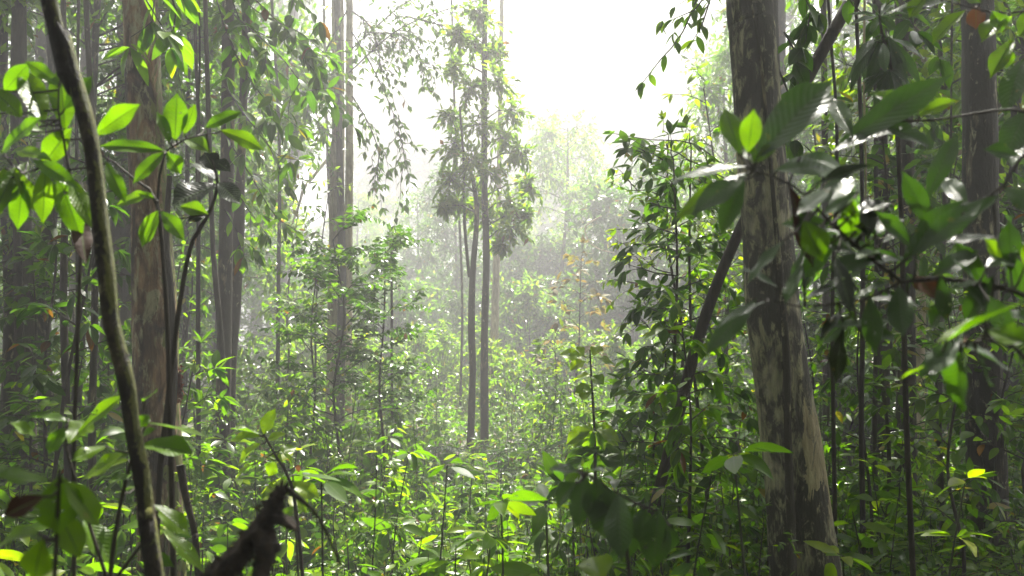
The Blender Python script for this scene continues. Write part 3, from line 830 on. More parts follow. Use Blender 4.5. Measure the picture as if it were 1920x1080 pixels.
hand_plant("low_serrated_sapling", "low sapling with broad ribbed leaves around the foot of the leaning pole", "sapling", 1.9,
    [[(190, 1380, 12), (205, 1100, 10), (225, 950, 8), (250, 850, 6), (262, 826, 4)], [(205, 1100, 8), (160, 960, 6), (122, 830, 5), (128, 786, 4)],
     [(205, 1100, 8), (280, 1000, 5), (296, 960, 4)]],
    [(262, 836, 359, 838, 46), (247, 848, 146, 890, 36), (140, 818, 229, 733, 28), (128, 792, 48, 770, 30, dict(face=0.4)), (128, 832, 166, 786, 42), (200, 836, 133, 862, 26, dict(m="lit")),  # lighter leaves here and below have sunlight painted in by their green
     (245, 862, 152, 884, 30, dict(m="lit")), (250, 890, 205, 900, 22), (285, 945, 357, 1002, 34), (295, 985, 392, 1062, 28), (255, 915, 216, 918, 20), (268, 792, 392, 810, 18, dict(face=0.3)),
     (262, 1030, 330, 1058, 20), (150, 960, 217, 1062, 50), (270, 752, 290, 730, 28), (278, 776, 262, 800, 24), (240, 830, 290, 800, 20), (70, 820, 20, 790, 24), (120, 800, 90, 850, 34)],
    seed=4, face=0.55)
hand_plant("blurred_broad_sapling", "very near sapling with blurred broad leaves, one of them edged red brown", "sapling", 1.3,
    [[(92, 1500, 12), (100, 1150, 10), (108, 960, 8), (112, 880, 6)]],
    [(95, 900, -5, 884, 36, dict(face=0.4)), (112, 890, 108, 1000, 70), (118, 900, 190, 985, 48), (85, 930, 3, 968, 34, dict(m="brown", lab="leaf withered to red brown")),
     (75, 1000, -10, 1010, 40, dict(face=0.4)), (110, 960, 150, 1040, 44), (80, 1010, 60, 1090, 46), (120, 930, 60, 940, 26)], seed=5, face=0.7)
hand_plant("ribbed_bright_sapling", "bright sapling of finely ribbed pointed leaves in front of the slender brown trunk", "sapling", 3.1,
    [[(575, 1180, 8), (560, 1000, 7), (545, 905, 6), (520, 860, 5), (495, 815, 4)]],
    [(494, 815, 514, 766, 22), (487, 815, 433, 797, 24), (490, 818, 432, 823, 26), (490, 832, 442, 866, 26), (525, 842, 556, 872, 20), (510, 862, 458, 860, 22), (517, 865, 503, 893, 20),
     (470, 872, 438, 897, 28), (530, 868, 498, 852, 22), (545, 905, 600, 930, 26), (540, 898, 490, 930, 24), (548, 920, 580, 960, 24), (522, 848, 556, 838, 20), (500, 826, 536, 812, 18),
     (552, 950, 520, 985, 26), (556, 872, 561, 880, 8, dict(m="dead"))], mat="lit", t=SERR, seed=6, face=0.5)

# large leathery leaves on the other side, on a sapling rooted just outside the picture
big_leaves = [
    (1415, 300, 1552, 152, 82, dict(m="leather")), (1388, 292, 1361, 203, 42), (1402, 288, 1412, 213, 38), (1405, 312, 1268, 318, 34, dict(m="leather", face=0.45)),
    (1405, 322, 1304, 388, 46, dict(m="leather")), (1400, 326, 1272, 398, 44, dict(d=1.62)), (1452, 320, 1602, 300, 66, dict(m="leather")), (1528, 346, 1626, 304, 26, dict(m="black")),
    (1415, 306, 1398, 272, 26), (1418, 306, 1450, 270, 26), (1398, 332, 1350, 430, 40, dict(m="leather", d=1.64)),
    (1555, 288, 1767, 138, 54, dict(m="leather", d=1.75)), (1640, 232, 1752, 262, 42, dict(m="leather", d=1.75)), (1560, 285, 1700, 225, 44, dict(m="leather", d=1.7)), (1600, 260, 1560, 180, 34, dict(m="leather", d=1.72)), (1720, 216, 1780, 188, 26, dict(d=1.75)), (1700, 190, 1640, 170, 24, dict(d=1.75)),
    (1478, 345, 1532, 492, 48, dict(m="brown", lab="large withered brown leaf hanging down")), (1612, 360, 1540, 392, 44, dict(m="leather")), (1600, 372, 1594, 446, 44), (1505, 412, 1541, 484, 50),
    (1470, 450, 1403, 524, 38, dict(m="leather", face=0.4)), (1645, 440, 1600, 424, 32, dict(m="black", face=0.3)), (1655, 455, 1700, 425, 30, dict(m="black", face=0.3)), (1650, 470, 1610, 480, 26, dict(m="leather")),
    (1690, 492, 1802, 378, 52, dict(m="leather")), (1704, 484, 1836, 370, 46, dict(m="leather")), (1600, 522, 1493, 562, 30, dict(m="black", face=0.3)), (1676, 524, 1606, 553, 26, dict(m="leather", face=0.3)),
    (1685, 535, 1692, 622, 46, dict(m="leather")), (1700, 602, 1573, 607, 32, dict(m="leather", face=0.5)), (1756, 562, 1720, 518, 46, dict(m="dead", lab="curled tan dead leaf caught in the twigs")),
    (1782, 565, 1736, 612, 38, dict(m="leather")), (1772, 642, 1905, 560, 34, dict(d=1.25, face=0.4)), (1852, 590, 1758, 632, 26, dict(d=1.25, face=0.35)), (1762, 675, 1690, 706, 18, dict(d=1.3, face=0.3)),
    (1800, 655, 1788, 772, 66, dict(d=1.3, m="leather")), (1810, 650, 1900, 690, 52, dict(d=1.3, m="leather")), (1850, 620, 1930, 640, 46, dict(d=1.3)), (1800, 640, 1740, 690, 40, dict(d=1.3, m="leather")),
    (1830, 660, 1860, 720, 48, dict(d=1.3, m="leather")), (1815, 632, 1790, 660, 30, dict(m="dead", d=1.3, lab="orange brown withered leaf")),
    (1895, 512, 1893, 418, 36, dict(m="leather")), (1880, 502, 1856, 450, 30), (1920, 505, 1948, 440, 36),
    (1745, 430, 1700, 330, 36, dict(m="leather")), (1735, 380, 1790, 250, 40, dict(m="leather")), (1560, 350, 1500, 395, 30, dict(m="leather")), (1720, 470, 1650, 400, 34, dict(m="leather")),
    (1640, 488, 1560, 500, 34, dict(m="leather")), (1560, 420, 1470, 415, 36, dict(m="leather")), (1745, 520, 1830, 470, 36, dict(m="leather")), (1800, 528, 1880, 590, 38, dict(m="leather")),
    (1630, 555, 1640, 650, 36, dict(m="leather")), (1530, 385, 1600, 330, 40, dict(m="leather")), (1850, 540, 1800, 460, 34, dict(m="leather")), (1580, 440, 1500, 520, 34, dict(m="leather")),
    (1815, 386, 1770, 330, 34, dict(m="leather")), (1880, 350, 1960, 400, 40, dict(m="leather")), (1915, 295, 1850, 280, 34, dict(m="leather")), (1900, 645, 1860, 560, 36, dict(d=1.3, m="leather")),
    (1600, 590, 1540, 640, 34, dict(m="leather")), (1440, 565, 1345, 600, 34, dict(m="leather", face=0.4)), (1420, 560, 1330, 650, 38, dict(m="leather")), (1460, 540, 1390, 500, 30, dict(m="leather", face=0.3))]
_g = rng_(808)
for _k in range(34):
    _x, _y = _g.uniform(1540, 1915), 528 + _g.normal(0, 55)
    if _k % 3 == 0:
        _x, _y = _g.uniform(1480, 1700), 420 + _g.normal(0, 60)
    _a = _g.uniform(0, 6.28); _l = _g.uniform(65, 115)
    big_leaves.append((_x, _y, _x + _l * math.cos(_a), _y + _l * 0.75 * math.sin(_a) + 20, _g.uniform(26, 40), dict(m="black" if _k % 4 == 0 else "leather", face=_g.uniform(0.25, 0.75))))
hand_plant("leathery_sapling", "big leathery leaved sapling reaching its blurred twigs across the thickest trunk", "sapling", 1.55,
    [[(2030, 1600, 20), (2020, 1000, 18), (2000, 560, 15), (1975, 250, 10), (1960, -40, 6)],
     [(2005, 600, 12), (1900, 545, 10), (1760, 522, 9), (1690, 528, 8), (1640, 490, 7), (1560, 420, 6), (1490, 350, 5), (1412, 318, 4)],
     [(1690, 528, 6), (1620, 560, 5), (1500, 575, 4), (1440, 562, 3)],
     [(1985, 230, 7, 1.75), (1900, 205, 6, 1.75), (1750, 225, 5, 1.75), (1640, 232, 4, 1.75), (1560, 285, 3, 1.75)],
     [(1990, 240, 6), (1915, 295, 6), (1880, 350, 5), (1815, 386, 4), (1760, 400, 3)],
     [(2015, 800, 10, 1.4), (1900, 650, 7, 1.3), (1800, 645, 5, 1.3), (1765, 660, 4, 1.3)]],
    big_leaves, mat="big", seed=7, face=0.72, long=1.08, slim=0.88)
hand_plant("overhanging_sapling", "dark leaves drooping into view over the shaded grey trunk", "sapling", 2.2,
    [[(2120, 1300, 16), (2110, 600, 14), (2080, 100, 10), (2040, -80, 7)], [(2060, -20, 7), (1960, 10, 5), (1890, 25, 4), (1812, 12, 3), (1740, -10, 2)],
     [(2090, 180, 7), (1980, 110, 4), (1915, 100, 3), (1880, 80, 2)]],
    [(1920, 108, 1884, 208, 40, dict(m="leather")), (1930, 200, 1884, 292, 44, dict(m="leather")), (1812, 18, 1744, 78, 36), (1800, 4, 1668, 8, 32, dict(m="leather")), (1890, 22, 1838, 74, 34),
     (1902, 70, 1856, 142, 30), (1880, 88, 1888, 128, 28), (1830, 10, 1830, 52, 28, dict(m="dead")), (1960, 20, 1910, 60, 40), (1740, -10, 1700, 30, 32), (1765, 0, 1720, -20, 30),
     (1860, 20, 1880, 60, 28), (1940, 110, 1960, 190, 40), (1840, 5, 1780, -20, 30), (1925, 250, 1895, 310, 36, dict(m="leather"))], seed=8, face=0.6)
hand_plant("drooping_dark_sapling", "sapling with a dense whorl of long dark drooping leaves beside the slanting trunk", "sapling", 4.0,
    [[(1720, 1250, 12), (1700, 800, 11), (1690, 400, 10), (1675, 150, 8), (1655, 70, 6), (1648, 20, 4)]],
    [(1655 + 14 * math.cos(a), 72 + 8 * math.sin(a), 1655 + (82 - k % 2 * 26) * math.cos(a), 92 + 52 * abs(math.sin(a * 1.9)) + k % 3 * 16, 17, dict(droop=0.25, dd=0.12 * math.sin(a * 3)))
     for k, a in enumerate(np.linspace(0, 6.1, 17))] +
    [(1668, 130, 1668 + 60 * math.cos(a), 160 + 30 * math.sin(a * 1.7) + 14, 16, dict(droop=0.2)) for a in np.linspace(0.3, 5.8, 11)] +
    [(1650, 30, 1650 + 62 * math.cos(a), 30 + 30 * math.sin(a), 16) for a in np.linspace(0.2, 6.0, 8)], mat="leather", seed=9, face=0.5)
hand_plant("hanging_leaf_sapling", "low dark sapling with large limp hanging leaves and one bright leaf in front", "sapling", 1.7,
    [[(1200, 1500, 11), (1190, 1200, 9), (1170, 1000, 7), (1140, 915, 6), (1100, 888, 4), (1080, 880, 3)], [(1260, 990, 4), (1235, 960, 4), (1190, 942, 4), (1150, 920, 4)]],
    [(1098, 888, 1082, 988, 38), (1140, 912, 1146, 1014, 64), (1190, 945, 1174, 1054, 34), (1235, 955, 1224, 1064, 50), (1082, 905, 1030, 948, 38), (1086, 886, 1028, 872, 24, dict(face=0.4)),
     (1128, 1095, 1108, 1028, 54, dict(m="lit")), (1090, 882, 1043, 908, 26, dict(m="big")), (1100, 882, 1152, 884, 24, dict(face=0.3)), (1120, 895, 1118, 980, 44), (1205, 950, 1205, 1020, 36),  # sun on the lighter leaves is put in by their colour
     (1160, 925, 1160, 1040, 44), (1250, 985, 1262, 1040, 30)], mat="leather", seed=10, face=0.7, droop=0.2)
hand_plant("upright_leafy_sapling", "slender upright sapling with paired leaves topping a bare stem in the clearing", "sapling", 5.4,
    [[(1118, 1060, 6), (1116, 870, 6), (1114, 800, 5), (1110, 730, 4), (1106, 656, 3)]],
    [(1094, 668, 1054, 662, 15), (1096, 670, 1082, 652, 14), (1098, 678, 1070, 690, 15), (1112, 668, 1124, 648, 14), (1114, 670, 1152, 678, 16), (1106, 702, 1076, 712, 15), (1108, 705, 1130, 718, 14),
     (1107, 722, 1080, 732, 15), (1106, 728, 1092, 748, 14), (1110, 735, 1096, 728, 12)] +
    [(1114 + 5 * math.cos(a), 806, 1114 + (46 + 8 * math.sin(a * 5)) * math.cos(a), 806 + 22 * math.sin(a) + 16, 17) for a in np.linspace(0, 6, 13)] +
    [(1115 + 5 * math.cos(a), 850, 1115 + 54 * math.cos(a), 850 + 22 * math.sin(a) + 12, 19, dict(m="dark")) for a in np.linspace(0.3, 6.2, 12)], mat="lit", seed=11, face=0.6, slim=1.5, long=1.1)

# broken branch end
def broken():
    b = P(372, 1130, 1.45)
    g = rng_(606)
    o = thing("broken_branch", "broken black mossy branch jutting up with a snapped end and two spurs", "branch", b)
    mb = MB()
    main = [P(330, 1180, 1.45), b, P(405, 1085, 1.45), P(452, 1036, 1.46), P(492, 985, 1.47), P(512, 948, 1.47), P(524, 926, 1.47)]
    mb.tube(main, [0.026, 0.021, 0.018, 0.016, 0.014, 0.012, 0.010], 20, 0.005, 0.22, 4, 0, 0.10)
    for tx, ty, w_ in ((541, 902, .006), (530, 896, .005), (519, 908, .006), (536, 914, .005)):     # splinters of the snapped end
        mb.tube([P(517, 940, 1.47), P((517 + tx) / 2 + 3, (940 + ty) / 2, 1.47), P(tx, ty, 1.47)], [w_ * 1.8, w_, 0.0012], 8, 0.004, 0.3, int(tx), 0, 0.12)
    mb.tube([P(500, 975, 1.47), P(522, 972, 1.46), P(540, 982, 1.45), P(554, 994, 1.44)], [0.012, 0.010, 0.009, 0.003], 12, 0.004, 0.35, 7, 0, 0.16)
    mb.tube([P(480, 1000, 1.46), P(500, 1030, 1.45), P(494, 1058, 1.44), P(482, 1100, 1.43)], [0.015, 0.016, 0.013, 0.011], 12, 0.004, 0.35, 8, 0, 0.16)
    pm, rm = smooth_path(main, np.linspace(0.021, 0.011, 7), 0.004)
    n = 520                                                     # flaking fibres and moss all over it
    k = g.integers(0, len(pm), n); d = unit(g.normal(0, 1, (n, 3)))
    mb.leaves(pm[k] + d * rm[k][:, None] * 0.9, unit(d + g.normal(0, 0.5, (n, 3)) - UP * 0.3), g.normal(0, 1, (n, 3)), g.uniform(0.006, 0.02, n), g.uniform(0.003, 0.007, n), 0.3, 0.2, LO)
    mb.build("wood", bark_mat("rotten_bark", (0.006, 0.004, 0.003), (0.060, 0.038, 0.022), scale=2.5, stretch=0.6), o, b)
    tw = MB(); tw.tube([P(535, 915, 1.47), P(570, 942, 1.5), P(598, 972, 1.53), P(640, 1060, 1.55)], [0.005, 0.0042, 0.003, 0.002], 6, 0.02, 0.1, 2)
    tw.build("twig", M["stem"], o, b)
broken()
o, p, b = tree("snapped_stem", "short dark snapped stem standing beside the foot of the mossy trunk", [(338, 872, 16), (348, 930, 14), (365, 1000, 12), (372, 1080, 13)], 2.9, M["bark_dark"], seed=91, flute=0, step=0.03, cat="stump")

# ================================================================== particular saplings of the middle distance
def gpos(px, d):
    x = (px - 960) / F_PX * d
    return np.array((x, d, float(ground_z(x, d))))

def custom(name, label, cat, loc, seed, mat, stem="stem", **kw):
    o = sapling(name, cat, seed, mat, stem, **kw)
    o["label"] = label
    o.location = tuple(loc)
    return o

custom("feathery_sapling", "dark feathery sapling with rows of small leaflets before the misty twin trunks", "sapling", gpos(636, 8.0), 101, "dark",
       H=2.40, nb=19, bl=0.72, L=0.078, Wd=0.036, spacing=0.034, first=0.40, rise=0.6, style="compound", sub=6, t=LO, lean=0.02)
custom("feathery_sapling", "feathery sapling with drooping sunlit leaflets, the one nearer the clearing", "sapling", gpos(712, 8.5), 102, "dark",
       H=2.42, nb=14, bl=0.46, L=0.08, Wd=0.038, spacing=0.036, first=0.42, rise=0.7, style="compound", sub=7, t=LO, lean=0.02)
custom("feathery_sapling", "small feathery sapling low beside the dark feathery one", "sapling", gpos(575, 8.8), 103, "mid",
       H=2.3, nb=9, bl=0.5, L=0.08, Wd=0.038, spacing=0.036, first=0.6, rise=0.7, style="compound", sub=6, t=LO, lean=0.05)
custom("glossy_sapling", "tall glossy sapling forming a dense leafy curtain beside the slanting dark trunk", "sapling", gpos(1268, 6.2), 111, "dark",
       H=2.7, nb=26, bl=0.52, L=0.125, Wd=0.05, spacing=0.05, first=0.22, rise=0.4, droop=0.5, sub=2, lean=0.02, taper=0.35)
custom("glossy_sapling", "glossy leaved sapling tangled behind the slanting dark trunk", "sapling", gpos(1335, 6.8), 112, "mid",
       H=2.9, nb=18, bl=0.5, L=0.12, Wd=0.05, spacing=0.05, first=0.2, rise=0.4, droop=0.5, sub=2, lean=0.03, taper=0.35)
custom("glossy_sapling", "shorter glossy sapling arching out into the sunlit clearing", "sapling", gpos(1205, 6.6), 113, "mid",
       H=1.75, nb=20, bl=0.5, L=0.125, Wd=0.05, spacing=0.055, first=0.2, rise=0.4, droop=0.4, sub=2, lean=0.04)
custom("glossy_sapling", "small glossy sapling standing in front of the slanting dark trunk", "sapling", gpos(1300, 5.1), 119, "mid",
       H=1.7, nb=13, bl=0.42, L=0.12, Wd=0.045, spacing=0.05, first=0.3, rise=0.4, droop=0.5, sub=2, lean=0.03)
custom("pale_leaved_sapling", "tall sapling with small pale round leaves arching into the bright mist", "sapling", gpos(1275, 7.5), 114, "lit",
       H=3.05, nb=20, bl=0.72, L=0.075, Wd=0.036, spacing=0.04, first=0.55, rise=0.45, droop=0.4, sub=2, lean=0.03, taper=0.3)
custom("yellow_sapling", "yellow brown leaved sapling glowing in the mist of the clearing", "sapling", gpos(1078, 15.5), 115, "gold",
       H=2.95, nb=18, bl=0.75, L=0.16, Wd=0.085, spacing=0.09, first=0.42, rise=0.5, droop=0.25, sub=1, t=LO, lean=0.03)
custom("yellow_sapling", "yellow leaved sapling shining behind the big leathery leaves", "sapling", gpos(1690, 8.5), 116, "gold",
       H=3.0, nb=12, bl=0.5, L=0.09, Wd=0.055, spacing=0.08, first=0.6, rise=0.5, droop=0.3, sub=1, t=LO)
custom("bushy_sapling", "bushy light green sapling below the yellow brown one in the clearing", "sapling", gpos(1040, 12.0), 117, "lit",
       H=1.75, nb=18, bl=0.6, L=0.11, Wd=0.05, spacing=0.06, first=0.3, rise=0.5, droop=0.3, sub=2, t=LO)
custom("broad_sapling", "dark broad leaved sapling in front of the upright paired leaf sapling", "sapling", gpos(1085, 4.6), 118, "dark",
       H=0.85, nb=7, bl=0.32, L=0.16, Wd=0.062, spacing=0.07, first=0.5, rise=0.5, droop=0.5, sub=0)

def bough(name, label, d, twigs, mat, L, Wd, spacing, droop, seed, cat="bough", rad=0.006, t=MID, side=6, sub=3):
    """a leafy bough traced as twigs (lists of px, py) at depth d"""
    g = rng_(seed); leaf, wood = MB(), MB()
    base = P(*twigs[0][0], d)
    for i, tw in enumerate(twigs):
        q = d + g.normal(0, 0.25)
        pts = [P(x, y, q + g.normal(0, 0.08)) for x, y in tw]
        pts[0] = P(*tw[0], d)
        spray(leaf, wood, g, pts, rad, L, Wd, spacing, droop, t, start=0.05)
        pp, _ = smooth_path(pts, np.ones(len(pts)), 0.05)
        for k in range(sub):
            a = pp[g.integers(len(pp) // 5, len(pp))]
            dv = unit(pts[-1] - pts[0]) * 0.7 + g.normal(0, 0.6, 3) - UP * 0.35
            spray(leaf, wood, g, arc(g, a, dv, 0.33 * np.linalg.norm(pts[-1] - pts[0]) * g.uniform(0.6, 1.2), 0.3), rad * 0.5, L, Wd, spacing, droop, t, start=0.1)
    o = thing(name, label, cat, base)
    wood.build("twigs", M["stem"], o, base)
    leaf.build("foliage", M[mat], o, base)
    return o
bough("leafy_bough", "leafy bough with long drooping leaves hanging highest before the slender brown trunk", 7.2,
      [[(400, -60), (480, 20), (560, 60), (620, 110)], [(420, -40), (470, 80), (540, 150), (610, 200)], [(400, -20), (440, 100), (500, 190), (560, 240)], [(500, -60), (560, 0), (600, 40)],
       [(430, 20), (520, 100), (580, 170), (615, 165)], [(440, -40), (520, 40), (590, 100)]], "dark", 0.15, 0.06, 0.07, 0.45, 121)
bough("leafy_bough", "leafy bough of pointed bright leaves sweeping down beside the slender brown trunk", 7.6,
      [[(420, 160), (470, 230), (520, 290), (560, 300)], [(420, 250), (470, 330), (505, 390), (530, 420)], [(425, 330), (470, 400), (500, 440)], [(430, 200), (490, 250), (530, 330)],
       [(420, 390), (450, 440), (480, 470)]], "mid", 0.145, 0.055, 0.075, 0.4, 122)
bough("leafy_bough", "small leafy bough hanging over the top of the mossy trunk", 4.3,
      [[(240, -60), (280, 10), (310, 60)], [(300, -60), (330, 20), (320, 90)], [(260, -50), (290, -5), (285, 40)]], "mid", 0.15, 0.06, 0.11, 0.8, 123, sub=1)
bough("leafy_bough", "thin bough of small hanging leaves dipping into the brightest mist", 6.0,
      [[(1330, -60), (1280, 60), (1240, 110), (1205, 155)], [(1345, -40), (1300, 20), (1262, 36)], [(1340, -30), (1315, 50), (1300, 75)]], "mid", 0.10, 0.042, 0.07, 0.7, 124, sub=1)
bough("leafy_bough", "bough of light leaves stretching out level from behind the thickest trunk", 7.0,
      [[(1380, 330), (1300, 270), (1220, 262), (1150, 250)], [(1370, 340), (1290, 300), (1230, 300), (1190, 275)], [(1370, 360), (1280, 330), (1220, 340)]], "mid", 0.095, 0.042, 0.06, 0.5, 125, sub=3)
bough("leafy_bough", "leaves drooping in a fringe beside the swollen burl of the pale trunk", 13.5,
      [[(660, 60), (700, 130), (740, 220), (760, 300)], [(660, 180), (690, 230), (710, 290), (700, 350)], [(650, 20), (600, 120), (590, 200)],
       [(640, 40), (590, 150), (600, 250)]], "mid", 0.14, 0.06, 0.085, 0.4, 126, rad=0.012, t=LO, sub=9)
bough("leafy_bough", "high hazy bough of small leaves arching over the slim clearing pair", 15.0,
      [[(650, 140), (740, 60), (830, 20), (900, 0)], [(650, 100), (740, 20), (800, -20)], [(680, 60), (760, 70), (800, 130)], [(660, 20), (700, 60), (720, 160)], [(760, 30), (840, 50), (900, 60)]],
      "mid", 0.13, 0.055, 0.075, 0.3, 127, rad=0.014, t=LO, sub=20)
bough("leafy_bough", "dark round leaved bough above the slanting trunk", 5.0,
      [[(1480, -60), (1520, 20), (1500, 90)], [(1470, 60), (1500, 120), (1490, 180)], [(1560, -60), (1600, 10), (1640, 40)], [(1640, -60), (1690, 10), (1720, 60)], [(1460, 130), (1490, 210), (1480, 260)]],
      "dark", 0.14, 0.07, 0.09, 0.6, 128, sub=2)

# palm and fern fronds
fan = fern("small_palm", "plant", 131, "mid", 7, 0.62, 0.17, 0.016, 0.02, rise=0.75, sag=0.5)
fan["label"] = "small palm with glinting narrow leaflets among the low plants of the clearing"
fan.location = tuple(gpos(735, 3.9) + UP * 0.38)
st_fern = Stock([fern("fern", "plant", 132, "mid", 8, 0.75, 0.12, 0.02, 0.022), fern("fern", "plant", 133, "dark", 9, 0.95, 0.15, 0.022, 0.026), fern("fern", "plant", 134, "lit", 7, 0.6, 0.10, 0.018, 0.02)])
for px, d, sc, lab in ((1660, 4.7, 1.0, "arching fern in deep shade past the foot of the thickest trunk"), (905, 11.5, 1.2, "pale fern frond catching light behind the slim clearing pair"),
                       (560, 5.0, 0.8, "fern beside the bright ribbed sapling"), (1750, 5.6, 1.1, "fern under the blurred big leaves at the shaded grey trunk"),
                       (1560, 4.2, 0.8, "fern hugging the very foot of the thickest trunk"), (1010, 9.0, 1.0, "fern at the sunny middle of the clearing"),
                       (820, 6.2, 0.9, "fern among low glossy seedlings before the slim clearing pair"), (420, 7.0, 1.0, "fern at the foot of the slender brown trunk")):
    st_fern.put(gpos(px, d) + UP * 0.2, px * 0.37, sc, lab)

# ================================================================== plants of the forest at large
ZONES = [(250, "outside the mossy trunk"), (520, "round the slender brown trunk"), (800, "below the misty twin trunks"), (1000, "round the slim clearing pair"),
         (1230, "in the open clearing"), (1440, "round the slanting dark trunk"), (1650, "beside the thickest trunk"), (9999, "round the shaded grey trunk")]
def zone(px):
    return next(n for k, n in ZONES if px < k)
def depth_word(d):
    return "close by" if d < 5.5 else "a little way off" if d < 10 else "well back" if d < 17 else "far back in the haze"

occupied = []
def free(x, y, r):
    for a, b_, q in occupied:
        if (a - x) ** 2 + (b_ - y) ** 2 < (r + q) ** 2:
            return False
    occupied.append((x, y, r))
    return True

SEED_KINDS = [("knee high seedling with narrow drooping leaves", "mid", 0.75, 14, 0.17, 0.05, 0.7, 0), ("seedling with broad glossy leaves", "dark", 0.65, 12, 0.16, 0.075, 0.5, 0),
              ("seedling with tiers of spreading leaves", "lit", 0.9, 18, 0.16, 0.058, 0.35, 6), ("small bright seedling", "lit", 0.5, 12, 0.12, 0.05, 0.4, 0),
              ("waist high seedling with many leaves", "mid", 1.05, 26, 0.15, 0.055, 0.55, 0), ("dark seedling with hanging leaves", "dark", 0.95, 18, 0.19, 0.065, 0.9, 5),
              ("leggy seedling with a leafy top", "mid", 1.2, 14, 0.16, 0.06, 0.45, 7), ("low dense seedling", "dark", 0.6, 22, 0.11, 0.045, 0.4, 0)]
st_seed = Stock([seedling("seedling", "seedling", 200 + i, k[1], k[2], int(k[3] * 1.6), k[4] * 0.80, k[5] * 0.84, k[6], k[7]) for i, k in enumerate(SEED_KINDS)])
SAP_KINDS = [("sapling with small leaves on thin twigs", "mid", dict(H=2.2, nb=12, bl=0.55, L=0.10, Wd=0.042, spacing=0.055)),
             ("dark glossy sapling", "dark", dict(H=2.6, nb=14, bl=0.6, L=0.13, Wd=0.052, spacing=0.065)),
             ("sapling with long drooping leaves", "mid", dict(H=3.2, nb=12, bl=0.8, L=0.17, Wd=0.055, spacing=0.085, droop=0.8)),
             ("tall thin sapling with sparse light leaves", "lit", dict(H=4.2, nb=14, bl=0.8, L=0.13, Wd=0.055, spacing=0.085)),
             ("feathery sapling", "dark", dict(H=2.8, nb=14, bl=0.7, L=0.11, Wd=0.042, spacing=0.055, style="pinnate", t=LO)),
             ("bushy waist high sapling", "mid", dict(H=1.5, nb=14, bl=0.55, L=0.12, Wd=0.05, spacing=0.055, first=0.1)),
             ("sapling with broad dark leaves", "dark", dict(H=3.6, nb=16, bl=0.8, L=0.16, Wd=0.07, spacing=0.08))]
st_sap = Stock([sapling("sapling", "sapling", 230 + i, k[1], **({"sub": 2} | k[2])) for i, k in enumerate(SAP_KINDS)])

def under_tree(seed, H, rc, L, Wd, mat, n, hc=0.45):
    g = rng_(seed); leaf, wood, limb = MB(), MB(), MB()
    top = np.array((g.normal(0, 0.25), g.normal(0, 0.25), H))
    pts = [np.zeros(3) - UP * 0.2, top * 0.35 + np.r_[g.normal(0, 0.1, 2), 0], top * 0.7 + np.r_[g.normal(0, 0.1, 2), 0], top]
    r0 = 0.02 + 0.006 * H
    wood.tube(pts, [r0, r0 * 0.85, r0 * 0.65, r0 * 0.35], 8, 0.2, 0.06, seed)
    pp, _ = smooth_path(pts, np.ones(4), 0.1)
    cs = []
    for i in range(n):
        k = g.uniform(1 - hc, 1.0)
        a = pp[min(len(pp) - 1, int(k * len(pp)))]
        th = i * 2.4 + g.normal(0, 0.5)
        rr = rc * g.uniform(0.35, 1.0) * (1.15 - 0.6 * (k - 1 + hc) / hc)
        e = a + np.array((math.cos(th) * rr, math.sin(th) * rr, rr * g.uniform(-0.1, 0.6)))
        limb.tube([a, (a + e) / 2 + UP * 0.1 * rr, e], [0.016, 0.011, 0.005], 4, 0.4)
        cs.append((e, rc * g.uniform(0.26, 0.46)))
    clumps_into(leaf, limb, g, None, cs, L, Wd, 8, 16, LO, 0.35)
    o = thing("understorey_tree", "", "tree")
    wood.build("trunk", M["bark_dark" if seed % 2 else "bark_grey"], o)
    limb.build("limbs", M["stem"], o)
    leaf.build("crown", M[mat], o)
    return o
UT_KINDS = ["slender tree with narrow crown", "slender tree with spreading crown", "slender tree with dark foliage", "slender tree with airy foliage"]
st_und = Stock([under_tree(261, 6.0, 1.3, 0.15, 0.06, "mid", 26, 0.6), under_tree(262, 8.0, 1.9, 0.17, 0.07, "mid", 32, 0.5), under_tree(263, 7.0, 1.6, 0.15, 0.065, "dark", 36, 0.65), under_tree(264, 9.0, 1.8, 0.16, 0.065, "lit", 30, 0.55)])

def canopy_tree(seed, H, mat):
    g = rng_(seed); leaf, wood, limb = MB(), MB(), MB()
    pts = [np.zeros(3) - UP * 0.3]
    for k in (0.25, 0.5, 0.75, 1.0):
        pts.append(np.array((g.normal(0, 0.12), g.normal(0, 0.12), H * k)))
    r0 = 0.011 * H
    wood.tube(pts, [r0 * 1.25, r0, r0 * 0.9, r0 * 0.75, r0 * 0.5], 12, 0.35, 0.05, seed, 0.25)
    crown_into(leaf, limb, g, pts[-1], 3.6, 2.8, 13, 110, 0.24, 0.12, r0 * 0.5)
    for i in range(7):                                          # a few leafy boughs lower down the trunk
        k = g.uniform(0.35, 0.8); a = np.array((0, 0, H * k)); th = g.uniform(0, 6.28); rr = g.uniform(0.8, 2.0)
        e = a + np.array((math.cos(th) * rr, math.sin(th) * rr, 0.3))
        limb.tube([a, (a + e) / 2 + UP * 0.2, e], [0.03, 0.02, 0.008], 4, 0.5)
        clumps_into(leaf, limb, g, None, [(e, 0.6), ((a + e) / 2, 0.45)], 0.2, 0.09, 8, 16, LO, 0.35)
    o = thing("canopy_tree", "", "tree")
    wood.build("trunk", M["bark_grey" if seed % 2 else "bark_brown"], o)
    limb.build("limbs", M["bark_dark"], o)
    leaf.build("crown", M[mat], o)
    return o
st_can = Stock([canopy_tree(281, 15.5, "crown"), canopy_tree(282, 17.0, "crown"), canopy_tree(283, 13.5, "crown")])
